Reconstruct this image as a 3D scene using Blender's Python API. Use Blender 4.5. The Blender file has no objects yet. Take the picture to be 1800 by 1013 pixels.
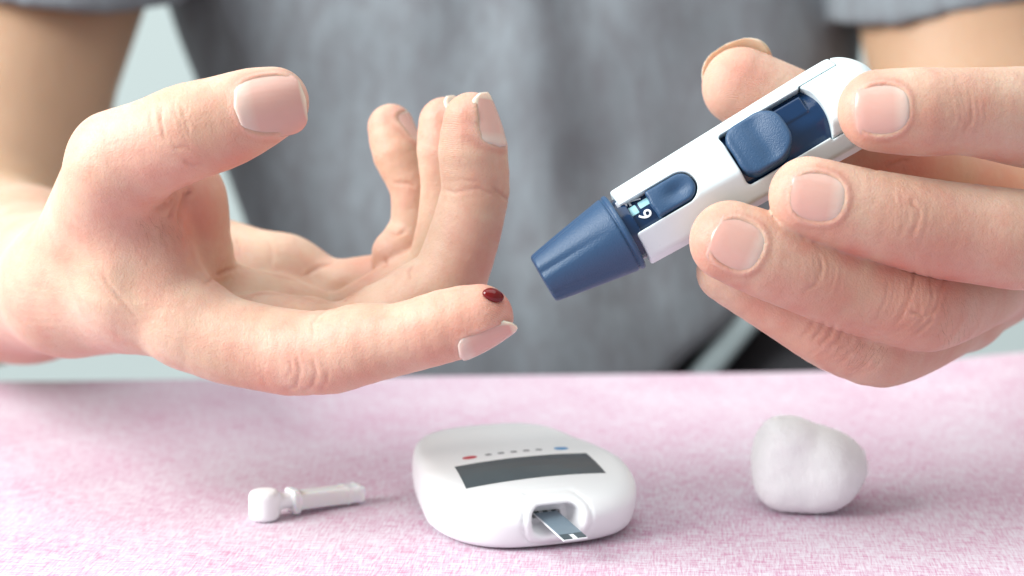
import bpy, math, random
import numpy as np
from mathutils import Matrix, Vector

scene = bpy.context.scene
col = scene.collection
random.seed(4)
RNG = np.random.default_rng(7)

# ------------------------------------------------------------------ camera, world, lamps, exposure
TH = math.radians(10.0)          # camera pitch (down)
CAM = np.array([0.0, 0.0, 0.146])
FPX = 3022.0                     # focal length in photograph pixels (1800 wide)
cam_d = bpy.data.cameras.new('camera')
cam = bpy.data.objects.new('camera', cam_d); col.objects.link(cam)
cam.location = CAM
cam.rotation_euler = (math.pi / 2 - TH, 0, 0)
cam_d.sensor_width = 36.0
cam_d.lens = 36.0 * FPX / 1800.0
cam_d.clip_start = 0.01; cam_d.clip_end = 20
cam_d.dof.use_dof = True
cam_d.dof.focus_distance = 0.432
cam_d.dof.aperture_fstop = 8.5
cam_d.dof.aperture_blades = 0
scene.camera = cam

# soft daylight room
world = bpy.data.worlds.new('World'); scene.world = world; world.use_nodes = True
bg = world.node_tree.nodes['Background']
bg.inputs[0].default_value = (0.92, 0.97, 1.0, 1); bg.inputs[1].default_value = 0.40

def area(name, loc, target, size, size_y, power, color):
    l = bpy.data.lights.new(name, 'AREA'); l.shape = 'RECTANGLE'
    l.size = size; l.size_y = size_y; l.energy = power; l.color = color
    o = bpy.data.objects.new(name, l); col.objects.link(o)
    o.location = loc
    d = Vector(target) - Vector(loc)
    o.rotation_euler = d.to_track_quat('-Z', 'Y').to_euler()
    return o
area('window_light', (-1.22, 0.12, 0.80), (0.0, 0.46, 0.05), 0.9, 0.9, 33.5, (0.97, 1.0, 0.99))
area('ceiling_light', (0.1, 0.35, 1.7), (0.1, 0.5, 0.0), 2.0, 1.8, 17.0, (0.97, 1.0, 1.0))  # added area lamp imitating bounce off the unseen ceiling

scene.view_settings.view_transform = 'Standard'
scene.view_settings.look = 'None'
scene.view_settings.gamma = 1.0
scene.view_settings.exposure = 0.50
scene.render.engine = 'CYCLES'
scene.cycles.use_denoising = True
scene.cycles.max_bounces = 8
scene.cycles.sample_clamp_indirect = 6.0

# ------------------------------------------------------------------ measuring helpers
Rv = np.array([1.0, 0, 0]); Uv = np.array([0, math.sin(TH), math.cos(TH)]); Fv = np.array([0, math.cos(TH), -math.sin(TH)])
def P(px, py, d):
    """photo pixel + distance (mm) -> right/up/forward millimetres"""
    return np.array([(px - 900.0) / FPX * d, (506.5 - py) / FPX * d, d])
def to_world(V):
    V = np.asarray(V, dtype=np.float64) * 0.001
    return CAM + V[..., 0:1] * Rv + V[..., 1:2] * Uv + V[..., 2:3] * Fv
def W(px, py, d):
    return to_world(P(px, py, d))
def ground(px, py, z=0.0):
    """point at height z (m) under a photo pixel"""
    v = (px - 900.0) / FPX * Rv + (506.5 - py) / FPX * Uv + Fv
    t = (z - CAM[2]) / v[2]
    return CAM + t * v

# ------------------------------------------------------------------ implicit-surface modelling
def axis(lo, hi, h, pre=0.0, post=0.0, hc=3.0):
    """grid line positions: fine in [lo,hi], growing to hc spacing outside"""
    mid = list(np.arange(lo, hi + h * 0.5, h))
    a = []; x = lo; s = h
    while x > lo - pre:
        s = min(hc, s * 1.12); x -= s; a.append(x)
    b = []; x = mid[-1]; s = h
    while x < hi + post:
        s = min(hc, s * 1.12); x += s; b.append(x)
    return np.array(a[::-1] + mid + b, dtype=np.float32)

def smin(a, b, k):
    if k <= 0: return np.minimum(a, b)
    h = np.maximum(k - np.abs(a - b), 0.0) / k
    return np.minimum(a, b) - h * h * (k * 0.25)
def smax(a, b, k):
    return -smin(-a, -b, k)

class Field:
    def __init__(self, xs, ys, zs, fill=200.0):
        self.ax = (xs, ys, zs)
        self.D = np.full((len(xs), len(ys), len(zs)), fill, dtype=np.float32)
    def box(self, lo, hi):
        sl = []
        for a, l, h in zip(self.ax, lo, hi):
            i0 = max(0, int(np.searchsorted(a, l)) - 1); i1 = min(len(a), int(np.searchsorted(a, h)) + 2)
            sl.append(slice(i0, max(i1, i0 + 1)))
        return tuple(sl)
    def coords(self, sl):
        return (self.ax[0][sl[0]][:, None, None], self.ax[1][sl[1]][None, :, None], self.ax[2][sl[2]][None, None, :])
    def cone(self, a, b, ra, rb, k=3.0, n=None, f=1.0, sub=False, m=None):
        a = np.asarray(a, np.float32); b = np.asarray(b, np.float32)
        r = max(ra, rb) + (m if m is not None else max(6.0, k + 2.0))
        sl = self.box(np.minimum(a, b) - r, np.maximum(a, b) + r)
        X, Y, Z = self.coords(sl)
        d = cone_d(X, Y, Z, a, b, ra, rb, n, f)
        if sub: self.D[sl] = smax(self.D[sl], -d, k)
        else: self.D[sl] = smin(self.D[sl], d, k)
    def merge(self, other_D, k):
        self.D = smin(self.D, other_D, k)

def cone_d(X, Y, Z, a, b, ra, rb, n=None, f=1.0):
    ba = b - a; L2 = float(ba @ ba) + 1e-9
    qx = X - a[0]; qy = Y - a[1]; qz = Z - a[2]
    t = np.clip((qx * ba[0] + qy * ba[1] + qz * ba[2]) / L2, 0, 1)
    qx = qx - t * ba[0]; qy = qy - t * ba[1]; qz = qz - t * ba[2]
    d2 = qx * qx + qy * qy + qz * qz
    if n is not None and f != 1.0:
        n = np.asarray(n, np.float32); n = n - ba * float(n @ ba) / L2; n = n / np.linalg.norm(n)
        h = qx * n[0] + qy * n[1] + qz * n[2]
        d2 = d2 + (1.0 / (f * f) - 1.0) * h * h
    return np.sqrt(d2) - (ra + (rb - ra) * t)

def surface_nets(D, xs, ys, zs, smooth=1):
    S = D < 0
    c = np.zeros(tuple(n - 1 for n in D.shape), dtype=np.uint8)
    corners = [(i, j, k) for i in (0, 1) for j in (0, 1) for k in (0, 1)]
    nx, ny, nz = c.shape
    for (i, j, k) in corners:
        c += S[i:nx + i, j:ny + j, k:nz + k]
    act = (c > 0) & (c < 8)
    idx = np.flatnonzero(act.ravel())
    I, J, K = np.unravel_index(idx, c.shape)
    vid = np.full(c.size, -1, dtype=np.int32); vid[idx] = np.arange(len(idx), dtype=np.int32)
    vid = vid.reshape(c.shape)
    vals = [D[I + i, J + j, K + k] for (i, j, k) in corners]
    pos = np.zeros((len(idx), 3)); cnt = np.zeros(len(idx))
    A = (xs, ys, zs)
    for e0 in range(8):
        for e1 in range(e0 + 1, 8):
            diff = [corners[e1][q] - corners[e0][q] for q in range(3)]
            if sum(abs(q) for q in diff) != 1: continue
            v0 = vals[e0]; v1 = vals[e1]
            m = (v0 < 0) != (v1 < 0)
            t = np.where(m, v0 / np.where(m, v0 - v1, 1), 0)
            for q, ind in enumerate((I, J, K)):
                p0 = A[q][ind + corners[e0][q]]; p1 = A[q][ind + corners[e1][q]]
                pos[:, q] += np.where(m, p0 + t * (p1 - p0), 0)
            cnt += m
    pos /= cnt[:, None]
    quads = []
    # x edges
    for axx in range(3):
        if axx == 0:
            s0 = S[:-1, 1:-1, 1:-1]; s1 = S[1:, 1:-1, 1:-1]
            q = [vid[:, :-1, :-1], vid[:, 1:, :-1], vid[:, 1:, 1:], vid[:, :-1, 1:]]
        elif axx == 1:
            s0 = S[1:-1, :-1, 1:-1]; s1 = S[1:-1, 1:, 1:-1]
            q = [vid[:-1, :, :-1], vid[:-1, :, 1:], vid[1:, :, 1:], vid[1:, :, :-1]]
        else:
            s0 = S[1:-1, 1:-1, :-1]; s1 = S[1:-1, 1:-1, 1:]
            q = [vid[:-1, :-1, :], vid[1:, :-1, :], vid[1:, 1:, :], vid[:-1, 1:, :]]
        fw = s0 & ~s1; bw = ~s0 & s1
        quads.append(np.stack([a[fw] for a in q], 1))
        quads.append(np.stack([a[bw] for a in q[::-1]], 1))
    F = np.concatenate(quads, 0)
    F = F[(F >= 0).all(1)]
    for _ in range(smooth):
        pos = laplace(pos, F, 0.5)
    return pos, F

def laplace(V, F, w):
    acc = np.zeros_like(V); n = np.zeros(len(V))
    for a, b in ((0, 1), (1, 2), (2, 3), (3, 0)):
        for s, t in ((a, b), (b, a)):
            for q in range(3):
                acc[:, q] += np.bincount(F[:, s], weights=V[F[:, t], q], minlength=len(V))
            n += np.bincount(F[:, s], minlength=len(V))
    n = np.maximum(n, 1)
    return V * (1 - w) + w * acc / n[:, None]

def vnormals(V, F):
    a = V[F[:, 2]] - V[F[:, 0]]; b = V[F[:, 3]] - V[F[:, 1]]
    fn = np.cross(a, b)
    N = np.zeros_like(V)
    for c in range(4):
        for q in range(3):
            N[:, q] += np.bincount(F[:, c], weights=fn[:, q], minlength=len(V))
    return N / (np.linalg.norm(N, axis=1, keepdims=True) + 1e-12)

# ------------------------------------------------------------------ object helpers
def mesh_obj(name, V, F, mat, parent=None, smooth=True, attrs=None):
    me = bpy.data.meshes.new(name)
    V = np.asarray(V, dtype=np.float32)
    if isinstance(F, np.ndarray) and F.ndim == 2:
        n = F.shape[1]
        me.vertices.add(len(V)); me.vertices.foreach_set('co', V.ravel())
        me.loops.add(F.size); me.loops.foreach_set('vertex_index', F.astype(np.int32).ravel())
        me.polygons.add(len(F))
        me.polygons.foreach_set('loop_start', np.arange(0, F.size, n, dtype=np.int32))
        me.update(calc_edges=True)
    else:
        me.from_pydata([tuple(map(float, v)) for v in V], [], [tuple(int(i) for i in f) for f in F])
    if smooth:
        me.polygons.foreach_set('use_smooth', np.ones(len(me.polygons), dtype=bool))
    for k, a in (attrs or {}).items():
        at_ = me.attributes.new(k, 'FLOAT', 'POINT')
        at_.data.foreach_set('value', np.asarray(a, dtype=np.float32))
    me.update(); me.validate()
    if mat: me.materials.append(mat)
    o = bpy.data.objects.new(name, me); col.objects.link(o)
    if parent: o.parent = parent
    return o
def empty(name, M):
    o = bpy.data.objects.new(name, None); col.objects.link(o)
    o.matrix_world = M; o.empty_display_size = 0.02
    return o
def tag(o, label, cat=None, group=None, kind=None):
    o['label'] = label
    if cat: o['category'] = cat
    if group: o['group'] = group
    if kind: o['kind'] = kind
    return o

class NT:
    """tiny node-tree helper"""
    def __init__(self, name):
        self.m = bpy.data.materials.new(name); self.m.use_nodes = True
        self.t = self.m.node_tree; self.b = self.t.nodes['Principled BSDF']
    def n(self, typ, **kw):
        x = self.t.nodes.new(typ)
        for k, v in kw.items():
            if k.startswith('i_'):
                x.inputs[k[2:].replace('_', ' ')].default_value = v
            else: setattr(x, k, v)
        return x
    def link(self, a, b): self.t.links.new(a, b)
    def set(self, **kw):
        for k, v in kw.items(): self.b.inputs[k.replace('_', ' ')].default_value = v
    def coords(self, scale=(1, 1, 1), rot=(0, 0, 0), kind='Object'):
        tc = self.n('ShaderNodeTexCoord'); mp = self.n('ShaderNodeMapping')
        mp.inputs['Scale'].default_value = scale; mp.inputs['Rotation'].default_value = rot
        self.link(tc.outputs[kind], mp.inputs[0]); return mp.outputs[0]
    def noise(self, vec, scale, detail=3, rough=0.5, dist=0.0):
        x = self.n('ShaderNodeTexNoise'); x.inputs['Scale'].default_value = scale
        x.inputs['Detail'].default_value = detail; x.inputs['Roughness'].default_value = rough
        x.inputs['Distortion'].default_value = dist
        self.link(vec, x.inputs['Vector']); return x.outputs['Fac']
    def ramp(self, fac, stops):
        r = self.n('ShaderNodeValToRGB'); e = r.color_ramp.elements
        while len(e) < len(stops): e.new(0.5)
        for s, (p, c) in zip(e, stops):
            s.position = p; s.color = (*c, 1) if len(c) == 3 else c
        self.link(fac, r.inputs[0]); return r.outputs[0]
    def mix(self, fac, a, b, mode='MIX'):
        x = self.n('ShaderNodeMix'); x.data_type = 'RGBA'; x.blend_type = mode
        for v, s in ((fac, x.inputs[0]), (a, x.inputs[6]), (b, x.inputs[7])):
            if isinstance(v, (int, float)): s.default_value = v
            elif isinstance(v, tuple): s.default_value = (*v, 1) if len(v) == 3 else v
            else: self.link(v, s)
        return x.outputs[2]
    def math(self, op, a, b=None, c=None, clamp=False):
        x = self.n('ShaderNodeMath'); x.operation = op; x.use_clamp = clamp
        for v, s in zip((a, b, c), x.inputs):
            if v is None: continue
            if isinstance(v, (int, float)): s.default_value = v
            else: self.link(v, s)
        return x.outputs[0]
    def attr(self, name):
        x = self.n('ShaderNodeAttribute'); x.attribute_name = name; return x.outputs['Fac']
    def bump(self, h, dist, strength=1.0, prev=None):
        x = self.n('ShaderNodeBump'); x.inputs['Distance'].default_value = dist; x.inputs['Strength'].default_value = strength
        self.link(h, x.inputs['Height'])
        if prev is not None: self.link(prev, x.inputs['Normal'])
        return x.outputs[0]

# ------------------------------------------------------------------ materials
def skin_material():
    t = NT('skin')
    v = t.coords()
    n1 = t.noise(v, 48, 4, 0.55); n2 = t.noise(v, 120, 4, 0.6); n3 = t.noise(v, 620, 3, 0.6)
    pale = (0.61, 0.442, 0.335); red = (0.535, 0.225, 0.170); tan_shade = (0.46, 0.315, 0.20)
    c = t.mix(t.ramp(n1, [(0.38, (0, 0, 0)), (0.68, (0.55, 0.55, 0.55))]), pale, tan_shade)
    c = t.mix(t.ramp(n2, [(0.42, (0, 0, 0)), (0.72, (0.42, 0.42, 0.42))]), c, red)
    c = t.mix(t.attr('tan'), c, (0.45, 0.285, 0.18))  # arm tan by depth, with the arms' shade painted into it
    r = t.attr('red')
    r = t.math('MULTIPLY', r, t.math('ADD', 0.65, t.math('MULTIPLY', n2, 0.7)), clamp=True)
    c = t.mix(r, c, red)
    cr = t.attr('crease')
    c = t.mix(t.math('MULTIPLY', cr, 0.75, clamp=True), c, (0.46, 0.19, 0.13))  # dark red painted into the creases, deepening the shade there
    c = t.mix(t.math('MULTIPLY', t.attr('pale'), 0.7, clamp=True), c, (0.90, 0.80, 0.74))
    c = t.mix(t.ramp(n3, [(0.3, (0.10, 0.10, 0.10)), (0.6, (0, 0, 0))]), c, (0.55, 0.30, 0.22))
    t.link(c, t.b.inputs['Base Color'])
    t.set(Roughness=0.52, Subsurface_Weight=0.85, Subsurface_Scale=0.0016, Specular_IOR_Level=0.38)
    t.b.inputs['Subsurface Radius'].default_value = (0.85, 0.40, 0.26)
    # fine relief: cross-hatched skin lines, pores, finger-pad ridges
    vor = t.n('ShaderNodeTexVoronoi'); vor.feature = 'DISTANCE_TO_EDGE'; vor.inputs['Scale'].default_value = 1050
    t.link(v, vor.inputs['Vector'])
    h1 = t.math('MINIMUM', vor.outputs['Distance'], 0.22)
    nrm = t.bump(h1, 0.00028, 0.5)
    nrm = t.bump(n2, 0.0012, 0.30, nrm)
    nrm = t.bump(n3, 0.00035, 0.45, nrm)
    ph = t.attr('ridge'); mask = t.attr('ridge_mask')
    ph = t.math('ADD', ph, t.math('MULTIPLY', t.noise(v, 110, 2, 0.5), 3.2))
    w = t.math('SINE', t.math('MULTIPLY', ph, 2 * math.pi / 0.52))
    w = t.math('MULTIPLY', w, mask)
    nrm = t.bump(w, 0.00005, 0.5, nrm)
    t.link(nrm, t.b.inputs['Normal'])
    return t.m

def nail_material():
    t = NT('nail')
    v = t.coords()
    a = t.attr('nail_t')
    bed = t.ramp(a, [(0.0, (0.64, 0.50, 0.43)), (0.14, (0.63, 0.47, 0.40)), (0.26, (0.60, 0.36, 0.30)), (0.82, (0.59, 0.33, 0.275)),
                     (0.90, (0.62, 0.50, 0.39)), (1.0, (0.74, 0.66, 0.52))])
    n = t.noise(v, 240, 3, 0.5)
    c = t.mix(t.math('MULTIPLY', n, 0.35), bed, (0.61, 0.41, 0.34))
    t.link(c, t.b.inputs['Base Color'])
    t.set(Roughness=0.27, Coat_Weight=0.1, Coat_Roughness=0.12, Subsurface_Weight=0.6, Subsurface_Scale=0.0015, Specular_IOR_Level=0.35)
    t.b.inputs['Subsurface Radius'].default_value = (1.0, 0.5, 0.4)
    b = t.attr('nail_b')
    w = t.math('SINE', t.math('ADD', t.math('MULTIPLY', b, 34), t.math('MULTIPLY', n, 3)))
    nrm = t.bump(w, 0.00002, 0.12); nrm = t.bump(n, 0.0004, 0.18, nrm)
    t.link(nrm, t.b.inputs['Normal'])
    return t.m

def shirt_material():
    t = NT('grey_heather_jersey')
    v = t.coords((1, 1, 0.45)); v2 = t.coords((1, 1, 1))
    a = t.noise(v, 34, 5, 0.62, 0.3); b = t.noise(v, 130, 4, 0.65); f = t.noise(v2, 900, 2, 0.6)
    c = t.ramp(a, [(0.25, (0.130, 0.142, 0.153)), (0.52, (0.182, 0.205, 0.222)), (0.80, (0.245, 0.278, 0.298))])
    c = t.mix(t.ramp(b, [(0.40, (0, 0, 0)), (0.66, (0.75, 0.75, 0.75))]), c, (0.130, 0.128, 0.140))
    c = t.mix(t.math('MULTIPLY', f, 0.3), c, (0.28, 0.31, 0.34))
    t.link(c, t.b.inputs['Base Color'])
    t.set(Roughness=0.95, Specular_IOR_Level=0.1, Sheen_Weight=0.15)
    t.link(t.bump(f, 0.0006, 0.6), t.b.inputs['Normal'])
    return t.m

def cloth_material():
    t = NT('pink_chambray')
    v = t.coords(rot=(0, 0, math.radians(6)))
    def stretched(sx, sy, scale, det=3):
        mp = t.n('ShaderNodeMapping'); mp.inputs['Scale'].default_value = (sx, sy, 1); t.link(v, mp.inputs[0])
        return t.noise(mp.outputs[0], scale, det, 0.6)
    wx = stretched(1.0, 12.0, 130); wy = stretched(12.0, 1.0, 130)      # slubby weft / warp yarns
    fx = stretched(1.0, 10.0, 230, 2); fy = stretched(10.0, 1.0, 230, 2)
    big = t.noise(v, 26, 3, 0.55)
    s = t.math('ADD', t.math('MULTIPLY', t.math('ADD', wx, wy), 1.0), t.math('MULTIPLY', t.math('ADD', fx, fy), 0.9))
    s = t.math('ADD', s, t.math('MULTIPLY', big, 0.40))
    s = t.math('MULTIPLY', s, 0.238)
    c = t.ramp(s, [(0.415, (0.47, 0.20, 0.32)), (0.485, (0.535, 0.375, 0.47)), (0.545, (0.60, 0.55, 0.61))])
    t.link(c, t.b.inputs['Base Color'])
    t.set(Roughness=0.9, Specular_IOR_Level=0.15, Sheen_Weight=0.2)
    t.link(t.bump(s, 0.0006, 0.35), t.b.inputs['Normal'])
    return t.m

def plastic(name, color, rough=0.35, grain=0.0, sss=0.0, coat=0.0, spec=0.5):
    t = NT(name); v = t.coords()
    n = t.noise(v, 60, 3, 0.5)
    c = t.mix(t.math('MULTIPLY', n, 0.18), color, tuple(min(1, x * 0.86) for x in color))
    t.link(c, t.b.inputs['Base Color'])
    rr = t.math('ADD', rough - 0.06, t.math('MULTIPLY', t.noise(v, 400, 3, 0.6), 0.12))
    t.link(rr, t.b.inputs['Roughness'])
    t.set(Specular_IOR_Level=spec, Coat_Weight=coat)
    if sss:
        t.set(Subsurface_Weight=sss, Subsurface_Scale=0.002)
        t.b.inputs['Subsurface Radius'].default_value = (1, 1, 1)
    if grain:
        g = t.noise(v, 2600, 2, 0.6)
        t.link(t.bump(g, 0.0002, grain), t.b.inputs['Normal'])
    return t.m

def wall_material():
    t = NT('pale_wall_paint'); v = t.coords()
    n = t.noise(v, 6, 4, 0.6); g = t.noise(v, 300, 3, 0.6)
    t.link(t.mix(n, (0.51, 0.585, 0.575), (0.545, 0.615, 0.605)), t.b.inputs['Base Color'])
    t.set(Roughness=0.85)
    t.link(t.bump(g, 0.0006, 0.3), t.b.inputs['Normal'])
    return t.m

M_SKIN = skin_material(); M_NAIL = nail_material(); M_SHIRT = shirt_material(); M_CLOTH = cloth_material(); M_WALL = wall_material()
M_WHITE = plastic('white_plastic', (0.66, 0.755, 0.775), 0.30, 0.06, sss=0.1)
M_NAVY = plastic('navy_plastic', (0.020, 0.064, 0.140), 0.42, 0.6)
M_NAVY_GLOSS = plastic('navy_glossy_plastic', (0.003, 0.024, 0.075), 0.16, 0.05)
M_TEAL = plastic('pale_teal_strip', (0.33, 0.62, 0.68), 0.3)
M_PRINT = plastic('white_print', (0.86, 0.90, 0.92), 0.5)
M_BLACK = plastic('black_plastic', (0.018, 0.018, 0.02), 0.5, 0.3)

# ================================================================== SETTING
def build_setting():
    # wall well behind the sitter
    V = [(-2.2, 2.05, -0.9), (2.4, 2.05, -0.9), (2.4, 2.05, 1.7), (-2.2, 2.05, 1.7)]
    w = mesh_obj('wall', V, [(0, 1, 2, 3)], M_WALL, smooth=False); w['kind'] = 'structure'
    # tabletop slab: far edge runs a little askew as in the photo
    a = ground(0, 671); b = ground(1450, 655)
    sl = (b[1] - a[1]) / (b[0] - a[0])
    def far(x): return a[1] + (x - a[0]) * sl
    xs = np.linspace(-0.62, 0.62, 3)
    V = []; 
    for z in (-0.028, -0.0016):
        for x in xs:
            V += [(x, 0.02, z), (x, far(x) - 0.006, z)]
    n = 6
    F = [(0, 2, 3, 1), (2, 4, 5, 3), (6, 7, 9, 8), (8, 9, 11, 10), (0, 6, 8, 2), (2, 8, 10, 4), (1, 3, 9, 7), (3, 5, 11, 9), (0, 1, 7, 6), (4, 10, 11, 5)]
    tb = mesh_obj('tabletop', V, F, plastic('light_wood_board', (0.55, 0.46, 0.38), 0.5), smooth=False); tb['kind'] = 'structure'
    # tablecloth: one sheet with gentle folds, dropping over the far edge; a ruck at the right
    nx, ny = 300, 260
    U = np.linspace(-0.64, 0.64, nx); T = np.linspace(0, 1, ny)
    X, TT = np.meshgrid(U, T, indexing='ij')
    yf = a[1] + (X - a[0]) * sl
    L0 = yf - 0.02; drop = 0.16
    s = TT * (L0 + drop)
    rad = 0.006
    Y = np.where(s < L0, 0.02 + s, yf); Z = np.zeros_like(X)
    over = np.maximum(s - L0, 0)
    ang = np.minimum(over / rad, math.pi / 2)
    Y = np.where(s < L0, Y, yf + rad * np.sin(ang)); Z = np.where(s < L0, Z, -rad * (1 - np.cos(ang)) - np.maximum(over - rad * math.pi / 2, 0))
    Y = Y + np.where(over > 0.02, 0.006 * np.sin(X * 38 + 0.6) * np.minimum(over / 0.1, 1), 0)
    # ruck towards the right rear corner
    ruck = 0.0085 / (1 + np.exp(-(X - 0.168) / 0.018)) * np.exp(-((Y - yf) / 0.085) ** 2)
    top = s < L0 + 0.01
    Z = Z + np.where(top, ruck, ruck * np.exp(-over * 12))
    Z = Z + np.where(s < L0, 0.00035 * np.sin(X * 55 + 3 * np.sin(Y * 14)) * np.sin(Y * 23 + 1.0), 0)
    V = np.stack([X, Y, Z], -1).reshape(-1, 3)
    idx = np.arange(nx * ny).reshape(nx, ny)
    F = np.stack([idx[:-1, :-1], idx[1:, :-1], idx[1:, 1:], idx[:-1, 1:]], -1).reshape(-1, 4)
    c = mesh_obj('tablecloth', V, F, M_CLOTH)
    tag(c, 'pink and white woven tablecloth covering the table', 'tablecloth')
build_setting()

# ================================================================== PERSON: hands, arms, shirt
VOX = 0.62
CAMDIR = np.array([0, 0, -1.0])

def finger_field(F, joints, k=2.6, n=None, f=1.0, tension=0.8):
    """joints: list of (px,py,d,r); returns separate field array on F's grid (local)"""
    Q = np.array([np.append(P(*j[:3]), j[3]) for j in joints])
    E = np.concatenate([[2 * Q[0] - Q[1]], Q, [2 * Q[-1] - Q[-2]]])
    fine = []
    for i in range(1, len(E) - 2):                       # centripetal-ish spline through the joints
        p0, p1, p2, p3 = E[i - 1], E[i], E[i + 1], E[i + 2]
        L = np.linalg.norm((p2 - p1)[:3]); m1 = (p2 - p0) / (np.linalg.norm((p2 - p0)[:3]) + 1e-6) * L; m2 = (p3 - p1) / (np.linalg.norm((p3 - p1)[:3]) + 1e-6) * L
        ns = max(2, int(L / 3.5))
        for q in range(ns):
            t = q / ns; h = (2 * t ** 3 - 3 * t * t + 1, t ** 3 - 2 * t * t + t, -2 * t ** 3 + 3 * t * t, t ** 3 - t * t)
            fine.append(h[0] * p1 + h[1] * m1 * tension + h[2] * p2 + h[3] * m2 * tension)
    fine.append(Q[-1])
    out = Field(*F.ax)
    for a, b in zip(fine, fine[1:]):
        out.cone(a[:3], b[:3], float(a[3]), float(b[3]), k=0.4, n=n, f=f, m=9.0)
    return out

def pads(F, items, k):
    for it in items:
        p = P(*it[:3]); F.cone(p, p + np.array([0.01, 0, 0]), it[3], it[3], k=k, m=9.0)

def build_right_hand_of_person():       # open hand at the left of the photo
    xs = axis(-146, 6, VOX, pre=190, post=6); ys = axis(-32, 61, VOX, pre=60, post=150); zs = axis(411, 520, VOX, pre=4, post=330)
    palm = Field(xs, ys, zs)
    C = lambda a, b, k=6.0, n=None, f=1.0: palm.cone(P(*a[:3]), P(*b[:3]), a[3], b[3], k=k, n=n, f=f)
    # forearm and upper arm
    C((118, 508, 480, 16.5), (140, 505, 508, 17.5), 5)
    C((118, 508, 480, 17), (20, 482, 560, 25), 8); C((140, 505, 508, 17.5), (60, 485, 580, 25), 8)
    C((40, 482, 570, 28), (-40, 465, 690, 40), 12)
    C((-50, 462, 700, 41), (-10, 200, 745, 46), 10)
    C((-10, 200, 745, 46), (130, -230, 790, 50), 10)
    # carpus and metacarpals
    C((135, 500, 478, 17), (255, 522, 462, 13.5), 7); C((255, 522, 462, 13.5), (335, 566, 452, 12), 7)
    C((140, 490, 500, 17), (430, 592, 474, 11), 8); C((140, 490, 508, 17.5), (470, 588, 494, 11), 8)
    C((150, 485, 515, 18), (515, 540, 508, 10), 8)
    # hypothenar bulge
    C((290, 455, 512, 17), (500, 490, 503, 12), 6); C((500, 490, 503, 12), (592, 517, 502, 9), 5)
    C((370, 527, 495, 12), (540, 556, 495, 9.5), 6)
    # mounds under index / middle / ring
    for a, b in (((405, 592, 466, 9.2), (470, 581, 464, 9.8)), ((470, 581, 464, 9.8), (540, 589, 462, 9.5)), ((540, 589, 462, 9.5), (588, 604, 461, 8.8))):
        C(a, b, 4.5)
    for a, b in (((360, 550, 480, 9), (413, 533, 481, 9.6)), ((413, 533, 481, 9.6), (485, 546, 483, 9.4)), ((485, 546, 483, 9.4), (545, 558, 484, 8.6))):
        C(a, b, 4.0)
    # thumb metacarpal, thenar and web
    C((150, 490, 480, 18), (208, 300, 441, 13.2), 7)
    C((215, 480, 470, 20), (296, 356, 466, 14), 7); C((300, 362, 467, 14), (322, 440, 471, 13.5), 7)
    C((225, 330, 446, 9.5), (235, 498, 456, 15), 5)
    C((262, 352, 449, 6.5), (292, 520, 452, 11), 4)
    fingers = Field(xs, ys, zs)
    D = [0, 0, 1.0]
    thumb = finger_field(palm, [(206, 288, 440, 13.2), (318, 240, 432, 11.8), (400, 211, 430.5, 11.2), (445, 193, 430, 10.4), (481, 180, 430, 8.9)], 4, D, 0.86)
    index = finger_field(palm, [(330, 568, 452, 12), (400, 598, 449, 11.4), (480, 614, 446, 11.0), (560, 618, 441, 10.3), (640, 606, 436.5, 10.0), (700, 597, 433.5, 9.0), (780, 575, 430, 9.0), (846, 560, 428, 8.0)], 4)
    middle = finger_field(palm, [(455, 618, 474, 10), (600, 602, 466, 10), (690, 555, 460, 10.6), (786, 496, 456, 9.9), (819, 405, 455, 9.3), (835, 335, 455, 8.8), (832, 268, 453, 9.0), (829, 211, 451, 7.3)], 1.0, tension=0.4)
    ring = finger_field(palm, [(480, 615, 492, 10.5), (600, 575, 486, 9.5), (690, 525, 480, 9.5), (770, 478, 476, 9.2), (788, 395, 473, 8.5), (792, 325, 472, 8.1), (786, 262, 470, 8.3), (782, 217, 469, 7.2)], 1.0, tension=0.4)
    pinky = finger_field(palm, [(500, 556, 506, 9.5), (582, 513, 500, 8.8), (647, 501, 494, 8.4), (692, 484, 490, 7.4), (711, 440, 489, 7.8), (729, 398, 488, 6.9), (727, 332, 487, 6.6), (703, 272, 488, 7.4), (688, 223, 490, 6.5)], 1.0, tension=0.5)
    for fl in (thumb, index, middle, ring, pinky):
        fingers.merge(fl.D, 0.9)
    fingers.cone(P(699, 447, 485), P(716, 432, 487), 7.4, 7.2, 1.2, m=9)
    palm.merge(fingers.D, 2.6)
    return surface_nets(palm.D, xs, ys, zs, smooth=4)

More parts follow.
